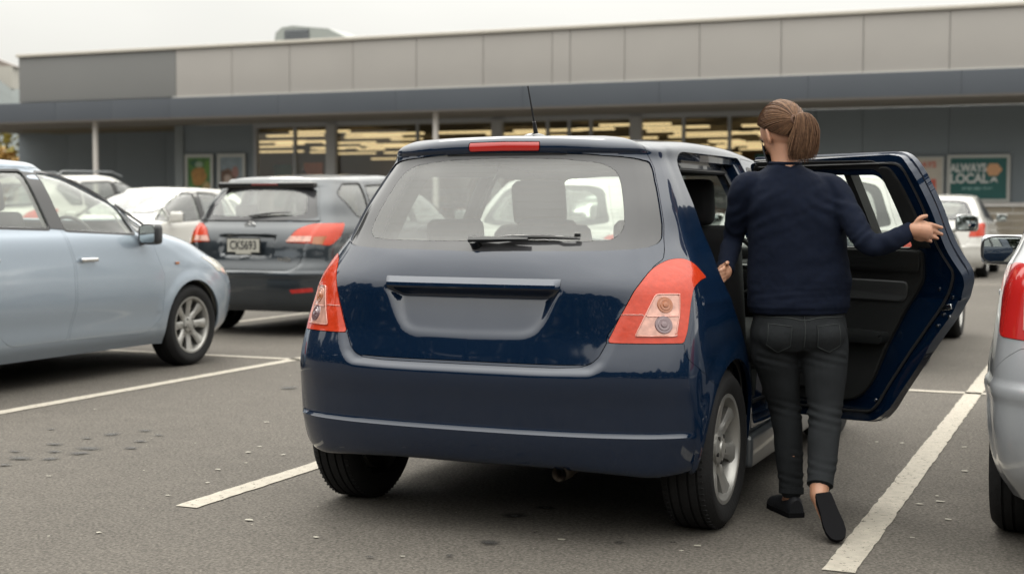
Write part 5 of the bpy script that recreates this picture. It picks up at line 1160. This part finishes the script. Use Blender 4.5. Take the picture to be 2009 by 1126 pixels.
# ================================================================ the person at the open door
from mathutils import noise as mnoise
from mathutils.bvhtree import BVHTree
PO = Vector((-1.12, 5.5, 0)); PR = Vector((math.cos(YAW), math.sin(YAW), 0)); PF = Vector((-math.sin(YAW), math.cos(YAW), 0))
def build_person():
    root = empty('person', PO, YAW, 'person in navy sweater and charcoal jeans, brown ponytail, stepping to the open car door', 'person')
    def loft(mb, secs, n=28, p=2.3):
        """secs: (x, y, z, a, b) horizontal superellipses"""
        V = []; F = []
        Z = np.array(secs, float); t = np.concatenate([[0], np.linalg.norm(np.diff(Z[:, :3], axis=0), axis=1).cumsum()]); S = hermite(t, Z, np.linspace(0, t[-1], max(8, int(t[-1]/.02))))
        for (x, y, z, a, b) in S:
            for j in range(n):
                th = 2*math.pi*j/n; c_, s_ = math.cos(th), math.sin(th); V.append((x+a*math.copysign(abs(c_)**(2/p), c_), y+b*math.copysign(abs(s_)**(2/p), s_), z))
        k = len(S)
        for i in range(k-1):
            for j in range(n): F.append((i*n+j, i*n+(j+1) % n, (i+1)*n+(j+1) % n, (i+1)*n+j))
        F.append(tuple(range(n))[::-1]); F.append(tuple((k-1)*n+j for j in range(n))); return mb.add(V, F)
    def curve(mb, pts, rad, n=14, flat=1., up=None):
        P = np.array(pts, float); t = np.concatenate([[0], np.linalg.norm(np.diff(P, axis=0), axis=1).cumsum()]); q = np.linspace(0, t[-1], max(6, int(t[-1]/.012))); C_ = hermite(t, P, q); r_ = hermite(t, np.array(rad, float)[:, None], q)[:, 0]
        mb.tube(C_, list(r_), n, flat=flat, up=up); ellipsoid(mb, C_[-1], (r_[-1],)*3, 12, 8); ellipsoid(mb, C_[0], (r_[0],)*3, 12, 8)
    def remesh(mb, name, m, vox, sm, parent, disp=None):
        o = mesh_obj(name, mb.V, mb.F, m, None, True)
        md = o.modifiers.new('r', 'REMESH'); md.mode = 'VOXEL'; md.voxel_size = vox; md.use_smooth_shade = True
        s_ = o.modifiers.new('s', 'SMOOTH'); s_.iterations = sm; s_.factor = .5
        bpy.context.view_layer.update(); me = bpy.data.meshes.new_from_object(o.evaluated_get(bpy.context.evaluated_depsgraph_get())); o.modifiers.clear(); old = o.data; o.data = me; bpy.data.meshes.remove(old)
        if disp:
            n = len(me.vertices); co = np.empty(n*3, np.float32); me.vertices.foreach_get('co', co); co = co.reshape(-1, 3); no = np.empty(n*3, np.float32); me.vertices.foreach_get('normal', no); no = no.reshape(-1, 3)
            d_ = np.array([disp(Vector(c_)) for c_ in co], np.float32); me.vertices.foreach_set('co', (co + no*d_[:, None]).ravel()); me.update()
        me.polygons.foreach_set('use_smooth', [True]*len(me.polygons)); o.parent = parent
        if not me.materials: me.materials.append(m)
        return o
    skin = mat('skin', (.36,.185,.115), .5, var=.06, vscale=30, bump=.05, bscale=300); skin.node_tree.nodes['Principled BSDF'].inputs['Subsurface Weight'].default_value = .12; skin.node_tree.nodes['Principled BSDF'].inputs['Subsurface Radius'].default_value = (.01,.004,.002)
    # ---- joints (x right, y away from the camera, z up)
    shL, elL, wrL = (-.205,.01,1.305), (-.248,.075,1.075), (-.286,-.010,.975)
    shR, elR, wrR = (.122,.0,1.305), (.252,-.180,1.072), (.393,-.155,1.130)
    hpL, knL, anL = (-.095,.0,.76), (-.030,.06,.43), (-.012,.02,.085)
    hpR, knR, anR = (.095,-.01,.76), (.094,-.07,.42), (.030,-.285,.140)
    HC = Vector((-.066,.035,1.522)); HR = Matrix.Rotation(R(33), 3, 'Z') @ Matrix.Rotation(R(-20), 3, 'X')
    H = lambda x, y, z: tuple(HR @ Vector((x, y, z)) + HC)
    b = MB()
    loft(b, [(0,0,.70,.12,.08),(0,0,.80,.15,.10),(0,0,.95,.13,.09),(-.01,0,1.1,.15,.095),(-.02,.0,1.22,.16,.09),(-.03,.01,1.30,.13,.075),(-.045,.015,1.35,.06,.055)])
    curve(b, [(-.048,.0,1.33),(-.055,.012,1.40),(-.060,.022,1.46)], [.058,.053,.056], 18)
    curve(b, [(-.15,.01,1.30),(-.198,.012,1.298),(-.228,.035,1.20), elL, (-.270,.035,1.03), wrL], [.04,.044,.042,.036,.031,.026]); curve(b, [(.07,.01,1.30),(.118,.005,1.293),(.172,-.080,1.195), elR, (.325,-.180,1.096), wrR], [.04,.044,.042,.036,.031,.027])
    curve(b, [hpL, knL, (-.02,.03,.25), anL], [.085,.055,.048,.034]); curve(b, [anL, (-.016,.06,.04)], [.030,.03]); curve(b, [hpR, knR, (.066,-.165,.28), anR], [.085,.055,.048,.034])
    curve(b, [anR, (.040,-.320,.105), (.055,-.375,.050)], [.030,.030,.026])
    # head: cranium, face, jaw, nose, ears, brow
    ellipsoid(b, HC, (.073,.092,.098), 28, 20, rot=HR); ellipsoid(b, H(0,.028,-.045), (.058,.062,.070), 20, 14, rot=HR); ellipsoid(b, H(0,.045,-.092), (.034,.036,.026), 14, 10, rot=HR)
    ellipsoid(b, H(0,.095,-.035), (.011,.018,.024), 10, 8, rot=HR); ellipsoid(b, H(0,.080,-.005), (.045,.018,.012), 12, 8, rot=HR)
    ellipsoid(b, H(-.020,.082,-.070), (.016,.010,.005), 10, 8, rot=HR); ellipsoid(b, H(.010,.082,-.070), (.020,.010,.005), 10, 8, rot=HR)
    for s_ in (-1, 1):
        pts = [H(s_*(.074+.008*math.sin(a)), .004-.016*math.sin(a)*.6+.002, -.030+.030*math.cos(a)) for a in np.linspace(0, math.pi, 9)]
        b.tube(pts, [.0055,.0065,.007,.007,.0065,.0065,.007,.0075,.007], 8); ellipsoid(b, H(s_*.072,.004,-.030), (.006,.014,.026), 10, 8, rot=HR)
    # right hand laid on the door frame: palm, four fingers, thumb
    loft(b, [], 8) if False else None
    curve(b, [wrR, (0.406,-0.184,1.1303), (0.437,-0.178,1.1245)], [.026,.031,.034], 14, flat=1.0)
    def flatpalm(mb, o, ax, up, L_, W_, T_):
        ax = Vector(ax).normalized(); up = (Vector(up) - ax*Vector(up).dot(ax)).normalized(); nn = ax.cross(up); Mx = Matrix((ax, up, nn)).transposed(); ellipsoid(mb, Vector(o), (L_, W_, T_), 18, 12, rot=Mx)
    flatpalm(b, (0.425,-0.180,1.1284), (1,.1,-.1), (0,0,1), .046,.042,.017)
    for pts, r_ in (([(0.433,-0.176,1.1555),(0.459,-0.168,1.1535),(0.486,-0.162,1.1467),(0.508,-0.164,1.1400)], .0088), ([(0.435,-0.174,1.1380),(0.464,-0.164,1.1332),(0.491,-0.158,1.1225),(0.510,-0.161,1.1148)], .0090),
                    ([(0.433,-0.174,1.1196),(0.458,-0.166,1.1129),(0.479,-0.160,1.1041),(0.494,-0.163,1.0993)], .0084), ([(0.427,-0.176,1.1032),(0.444,-0.170,1.0964),(0.458,-0.166,1.0906),(0.468,-0.168,1.0877)], .0075),
                    ([(0.402,-0.188,1.1535),(0.413,-0.192,1.1729),(0.429,-0.192,1.1816),(0.442,-0.188,1.1845)], .0098)):
        curve(b, pts, [r_*1.12, r_, r_*.95, r_*.78], 10)
    # left hand on the edge of the body opening
    curve(b, [wrL, (-0.294,-0.035,0.968), (-0.300,-0.055,0.962)], [.025,.030,.030], 14); flatpalm(b, (-0.298,-0.050,0.964), (-.1,-1,-.1), (0,.0,1), .040,.036,.016)
    for k in range(4):
        z0 = .992-.015*k; curve(b, [(-0.300,-0.075,z0-.010),(-0.310,-0.100,z0-.004-.010),(-0.325,-0.112,z0-.010-.010),(-0.334,-0.106,z0-.014-.010)], [.0088,.0084,.008,.0068], 10)
    curve(b, [(-0.292,-0.040,0.990),(-0.288,-0.068,1.002),(-0.293,-0.090,1.000)], [.010,.0092,.0075], 10)
    body = remesh(b, 'body', skin, .0042, 3, root)
    for s_ in (-1, 1):
        e = MB(); ellipsoid(e, H(s_*.030,.078,-.018), (.011,.011,.009), 12, 8); e.build('eye', mat('eye_dark', (.05,.035,.025), .2), root)
    # ---- sweater
    b = MB()
    loft(b, [(.002,-.005,.800,.190,.128),(.002,-.004,.825,.197,.134),(.002,0,.88,.201,.133),(.002,0,.98,.195,.125),(-.004,0,1.08,.190,.120),(-.015,0,1.18,.186,.116),(-.028,.004,1.26,.178,.106),(-.036,.008,1.315,.150,.090),(-.045,.012,1.35,.112,.078),(-.052,.014,1.375,.074,.066),(-.055,.016,1.388,.062,.060)], 40, 2.4)
    curve(b, [(-.15,.01,1.30), (-.198,.012,1.298), (-.228,.035,1.20), elL, (-.270,.035,1.03), (-.284,.0,.985)], [.056,.056,.049,.042,.037,.034], 18)
    curve(b, [(.07,.01,1.30), (.118,.005,1.293), (.172,-.080,1.195), elR, (.325,-.180,1.096), (.380,-.160,1.122)], [.056,.055,.050,.042,.037,.034], 18)
    def fold(c_):
        d_ = .007*mnoise.noise(Vector((c_.x*7+c_.z*3, c_.y*7, c_.z*9))) + .0035*mnoise.noise(Vector((c_.x*16-c_.z*12, c_.y*14, c_.z*22))) + .0015*mnoise.noise(c_*45)
        if c_.z < .93: d_ += .0035*mnoise.noise(Vector((c_.x*10, c_.y*10, c_.z*60)))*1.6 * max(0, 1-abs(c_.z-.88)/.06)
        for e_ in (elL, elR):
            q = (c_ - Vector(e_)).length
            if q < .12: d_ += .0045*math.sin(q*110 + c_.z*60 + 6*mnoise.noise(c_*12))*(1-q/.12)
        for s_, sg in ((shR, 1), (shL, -1)):
            q = (c_ - (Vector(s_) + Vector((-.02*sg,-.05,-.10)))).length
            if q < .14: d_ += .004*math.sin((c_.x*sg*.8+c_.z)*90 + 5*mnoise.noise(c_*9))*(1-q/.14)
        if c_.z < .826: d_ -= .004
        return d_
    knit = mat('navy_knit', (.0040,.0068,.0165), .95, spec=.15, var=.15, vscale=60, bump=.4, bscale=500)
    sw = remesh(b, 'sweater', knit, .0065, 5, root, fold)
    c_ = MB(); c_.tube([(-.055+.060*math.cos(a), .017+.058*math.sin(a), 1.388+.004*math.sin(a)) for a in np.linspace(0, 2*math.pi, 37)[:-1]], .0075, 8, closed=True); c_.build('collar', knit, sw)
    for w_, ax, r_ in ((Vector((-.286,-.006,.980)), Vector(wrL)-Vector(elL), .036), (Vector((.383,-.159,1.124)), Vector((.06,.022,.034)), .0330)):
        q = ax.normalized().to_track_quat('Z', 'X').to_matrix(); c_ = MB()
        c_.lathe([(r_*.86,-.012),(r_*1.02,-.012),(r_*1.05,0),(r_*1.0,.016),(r_*.86,.016)], (0,0,0), 'Z', 24); c_.V = [tuple(q @ Vector(v) + w_) for v in c_.V]; c_.build('cuff', knit, sw)
    # ---- jeans
    b = MB()
    loft(b, [(.002,-.004,.845,.168,.110),(.002,-.006,.80,.176,.118),(.002,-.012,.745,.186,.128),(.002,-.010,.70,.186,.122),(.002,-.006,.66,.165,.100)], 40, 2.3)
    curve(b, [(-.085,-.008,.74), (-.088,.005,.66), (-.062,.03,.55), (-.038,.052,.44), (-.026,.045,.36), (-.020,.035,.24), (-.012,.022,.105)], [.098,.096,.080,.065,.060,.055,.046], 20)
    curve(b, [(.088,-.015,.74), (.097,-.022,.66), (.100,-.045,.55), (.096,-.070,.44), (.086,-.110,.37), (.066,-.180,.28), (.044,-.245,.190)], [.100,.098,.082,.067,.063,.058,.049], 20)
    ellipsoid(b, (-.085,-.062,.725), (.085,.075,.075), 16, 12); ellipsoid(b, (.090,-.068,.725), (.085,.075,.075), 16, 12)
    def jf(c_):
        d_ = .003*mnoise.noise(Vector((c_.x*12, c_.y*12, c_.z*20)))
        for kz, kx, am, wd in ((.415,.095,.0035,.06), (.43,-.03,.0022,.06), (.15,-.01,.003,.04), (.24,.06,.002,.05), (.64,.09,.003,.05), (.63,-.08,.003,.05)):
            if abs(c_.x-kx) < .085: q = abs(c_.z-kz)/wd; d_ += am*math.sin((c_.z+.25*(c_.x-kx))*190)*max(0, 1-q)
        if abs(c_.x) < .02 and c_.z > .66: d_ -= .006*(1-abs(c_.x)/.02)
        return d_
    den = mat('charcoal_denim', (.0155,.0175,.0195), .9, spec=.2, var=.22, vscale=9, bump=.4, bscale=700)
    jn = remesh(b, 'jeans', den, .0065, 4, root, jf)
    bvh = BVHTree.FromObject(jn, bpy.context.evaluated_depsgraph_get()) if False else BVHTree.FromPolygons([v.co[:] for v in jn.data.vertices], [tuple(p.vertices) for p in jn.data.polygons])
    def onj(x, z, off):
        h = bvh.ray_cast(Vector((x, -1.2, z)), Vector((0, 1, 0)))
        return (h[0] + h[1]*off) if h[0] is not None else Vector((x, -.12, z))
    st = mat('denim_stitch', (.028,.033,.033), .8)
    for s_, tilt in ((-1, -.004), (1, .004)):
        P4 = [(s_*.045,.765),(s_*.135,.772),(s_*.142,.690),(s_*.098,.660),(s_*.050,.684)]; D = densify(P4, .012); cxy = np.mean(P4, 0); V = [onj(x, z, .004) for x, z in D]; n = len(D); F = []
        for t in (.66, .33):
            V += [onj(cxy[0]+(x-cxy[0])*t, cxy[1]+(z-cxy[1])*t, .004) for x, z in D]
        V.append(onj(*cxy, .004)); F = [(i*n+k, i*n+(k+1) % n, (i+1)*n+(k+1) % n, (i+1)*n+k) for i in (0, 1) for k in range(n)] + [(2*n+k, 2*n+(k+1) % n, 3*n) for k in range(n)]
        V += [onj(x, z, -.004) for x, z in D]; F += [(k, 3*n+1+k, 3*n+1+(k+1) % n, (k+1) % n) for k in range(n)]
        pk = mesh_obj('back_pocket', V, F, den, jn); c2 = MB(); c2.tube([onj(cxy[0]+(x-cxy[0])*.93, cxy[1]+(z-cxy[1])*.93, .0052) for x, z in D], .0011, 4, closed=True); c2.build('stitching', st, pk)
    c2 = MB(); c2.tube([onj(x, .795-.012*math.exp(-(x/.04)**2), .001) for x in np.linspace(-.16,.16,30)], .0018, 4); c2.build('yoke_seam', st, jn)
    c2 = MB(); c2.tube([onj(.002, z, .001) for z in np.linspace(.80,.68,12)], .0018, 4); c2.build('centre_seam', st, jn)
    for an, ax in (((-.012,.022,.096), (.02,.07,.6)), ((.0415,-.252,.180), (.25,.6,1.0))):
        q = Vector(ax).normalized().to_track_quat('Z', 'X').to_matrix(); c2 = MB(); c2.lathe([(.044,.020),(.0490,.018),(.0495,-.006),(.046,-.009),(.042,.004)], (0,0,0), 'Z', 24); c2.V = [tuple(q @ Vector(v) + Vector(an)) for v in c2.V]; c2.build('trouser_hem', den, jn)
    # ---- shoes: slip-ons
    sh_m = mat('black_shoe_leather', (.010,.011,.014), .6, spec=.3, bump=.2, bscale=200); so_m = mat('shoe_sole', (.010,.010,.011), 1., spec=0)
    def shoe(T, nm='shoe'):
        o = MB(); V = []; F = []; n = 20
        secs = [(-.062,.012,.030,.055),(-.050,.0,.034,.072),(-.02,.0,.036,.074),(.03,0,.038,.060),(.09,.0,.044,.048),(.13,.0,.042,.038),(.160,.0,.030,.028),(.172,0,.012,.018)]
        S = hermite(np.array([s_[0] for s_ in secs]), np.array(secs, float), np.linspace(-.062,.172,22))
        for y, dx, hw, hh in S:
            for j in range(n):
                a = 2*math.pi*j/n; V.append(T @ Vector((dx*.0 + hw*math.cos(a), y, .012 + max(0, math.sin(a))*hh*.92 + min(0, math.sin(a))*.012)))
        k = len(S); F = [(i*n+j, i*n+(j+1) % n, (i+1)*n+(j+1) % n, (i+1)*n+j) for i in range(k-1) for j in range(n)] + [tuple(range(n))[::-1], tuple((k-1)*n+j for j in range(n))]
        o.add(V, F); so = o.build(nm, sh_m, root)
        o = MB(); pl = [(1.08*s_[2]*sg, s_[0]*1.03) for sg in (1,) for s_ in secs] + [(-1.08*s_[2], s_[0]*1.03) for s_ in secs[::-1]]
        o.prism(pl, -.006, .012, 'Z', T=T); o.build('sole', so_m, so)
    shoe(Matrix.Translation((-.012,.035,.007)) @ Matrix.Rotation(R(12), 4, 'Z'))
    td = Vector((.13,-.60,-.62)).normalized(); tu = (Vector((0,.62,-.60)) - td*Vector((0,.62,-.60)).dot(td)).normalized(); tx = td.cross(tu)
    td_ = td
    T2 = Matrix(((tx.x,td.x,tu.x,anR[0]),(tx.y,td.y,tu.y,anR[1]),(tx.z,td.z,tu.z,anR[2]),(0,0,0,1))) @ Matrix.Translation((0,.074,-.050)) @ Matrix.Diagonal((.82,.84,.86,1))
    shoe(T2)
    # ---- hair gathered in a low ponytail
    rnd = random.Random(21); hb = MB(); RX, RY, RZ = .081, .101, .106
    rootd = Vector((-.26,-.95,-.06)).normalized()
    def scalp(u, k=1.): return H(u.x*RX*k, u.y*RY*k, u.z*RZ*k)
    # cap
    V = []; F = []; nn, kk = 40, 16
    for i in range(kk+1):
        for j in range(nn):
            az = 2*math.pi*j/nn; front = math.cos(az)   # az 0 = face
            low = np.interp(front, [-1,-.5,0,.35,1], [-.62,-.45,-.10,.18,.52]); el0 = math.asin(low); el = el0 + (math.pi/2-el0)*i/kk
            u = Vector((math.sin(az)*math.cos(el), math.cos(az)*math.cos(el), math.sin(el))); V.append(scalp(u, .985))
    F = [(i*nn+j, i*nn+(j+1) % nn, (i+1)*nn+(j+1) % nn, (i+1)*nn+j) for i in range(kk) for j in range(nn)]
    hb.add(V, F, 1)
    for q in range(1300):
        az = rnd.uniform(-math.pi, math.pi); front = math.cos(az); low = float(np.interp(front, [-1,-.5,0,.35,1], [-.60,-.43,-.06,.22,.55])); el = math.asin(low) + abs(rnd.gauss(0,.22))*(1 if rnd.random() < .6 else 0)
        u = Vector((math.sin(az)*math.cos(el), math.cos(az)*math.cos(el), math.sin(el))); pts = []; k_ = rnd.uniform(.985,1.035) + (.03*rnd.random() if rnd.random() < .08 else 0)
        for t in np.linspace(0, 1, 9):
            v = u.slerp(rootd, float(t)) if u.angle(rootd) > .05 else rootd
            pts.append(scalp(v, k_ + .03*math.sin(t*math.pi) + .05*t))
        r_ = rnd.uniform(.0009,.0019); hb.tube(pts, [r_*.6, r_, r_, r_, r_, r_, r_, r_, r_*.7], 4, mi=rnd.choice((0,0,1,2,2)))
    for q in range(70):   # flyaways
        az = rnd.uniform(-math.pi, math.pi); el = rnd.uniform(-.3, 1.4); u = Vector((math.sin(az)*math.cos(el), math.cos(az)*math.cos(el), math.sin(el))); p_ = Vector(scalp(u, 1.02)); tq = (rootd - u).normalized(); d1 = HR @ Vector((tq.x*RX, tq.y*RY, tq.z*RZ)); o_ = HR @ u
        pts = [p_ + d1*t*.45 + o_*(.010*math.sin(t*2.6)) + Vector((rnd.uniform(-.002,.002), 0, rnd.uniform(-.002,.002))) for t in np.linspace(0, 1, 6)]
        hb.tube(pts, [.0006,.0008,.0008,.0007,.0006,.0003], 3, mi=rnd.choice((0,2)))
    rp = Vector(scalp(rootd, 1.07)); back = (HR @ Vector((0,-1,0))).normalized()
    tie = MB(); tq = rootd.copy(); m3 = (HR @ rootd).to_track_quat('Z', 'X').to_matrix(); tie.lathe([(.012,-.006),(.020,-.006),(.022,0),(.020,.006),(.012,.006)], (0,0,0), 'Z', 18); tie.V = [tuple(m3 @ Vector(v) + rp) for v in tie.V]
    for q in range(1000):
        a = rnd.uniform(0, 6.283); rr = math.sqrt(rnd.random()); ox, oy = math.cos(a)*rr, math.sin(a)*rr; L_ = rnd.uniform(.105,.165)*(1-.10*rr)
        side_ = Vector((1,0,0)); p0 = rp + Vector((ox*.012, oy*.010, .004)); bulge = .030+.012*oy
        p1 = rp + back*(.030+.010*oy) + side_*(ox*.026+.006) + Vector((0,0,.004+.010*oy)); p2 = rp + back*(.036+.016*oy) + side_*(ox*.050+.018) + Vector((0,0,-L_*.45)); p3 = rp + back*(.010+.020*oy) + side_*(ox*.052+.022+rnd.uniform(-.006,.006)) + Vector((0,0,-L_*.95)); p4 = p3 + Vector((rnd.uniform(-.008,.008)-.006*ox, rnd.uniform(-.006,.006)+.008, -.018))
        T_ = hermite(np.array([0,1,2.2,3.4,3.9]), np.array([p0,p1,p2,p3,p4], float), np.linspace(0,3.9,11)); r_ = rnd.uniform(.0009,.0018)
        hb.tube(T_, [r_*.8]+[r_]*8+[r_*.6,r_*.15], 4, mi=rnd.choice((0,0,0,1,2,2)))
    hm = [mat('hair_brown', (.105,.057,.034), .6, spec=.2, var=.3, vscale=90), mat('hair_dark_brown', (.062,.034,.022), .6, spec=.2, var=.3, vscale=90), mat('hair_light_brown', (.165,.093,.054), .6, spec=.2, var=.3, vscale=90)]
    hair = hb.build('hair', hm, root, True, 60); tie.build('hair_tie', mat('hair_tie', (.10,.05,.03), .7), hair)
    # black face mask hanging at the jaw, only its edge shows
    mk = MB(); V = []; 
    for i in range(9):
        for j in range(7):
            a = -1.15 + 2.3*i/8; z = -.035 - .085*j/6; V.append(H(math.sin(a)*.072, .022+math.cos(a)*(.078 - .012*abs(j-2)/4), z))
    mk.add(V, [(i*7+j, (i+1)*7+j, (i+1)*7+j+1, i*7+j+1) for i in range(8) for j in range(6)]); mk.build('face_mask', mat('black_cloth', (.01,.01,.011), .9), root)
    return root
build_person()
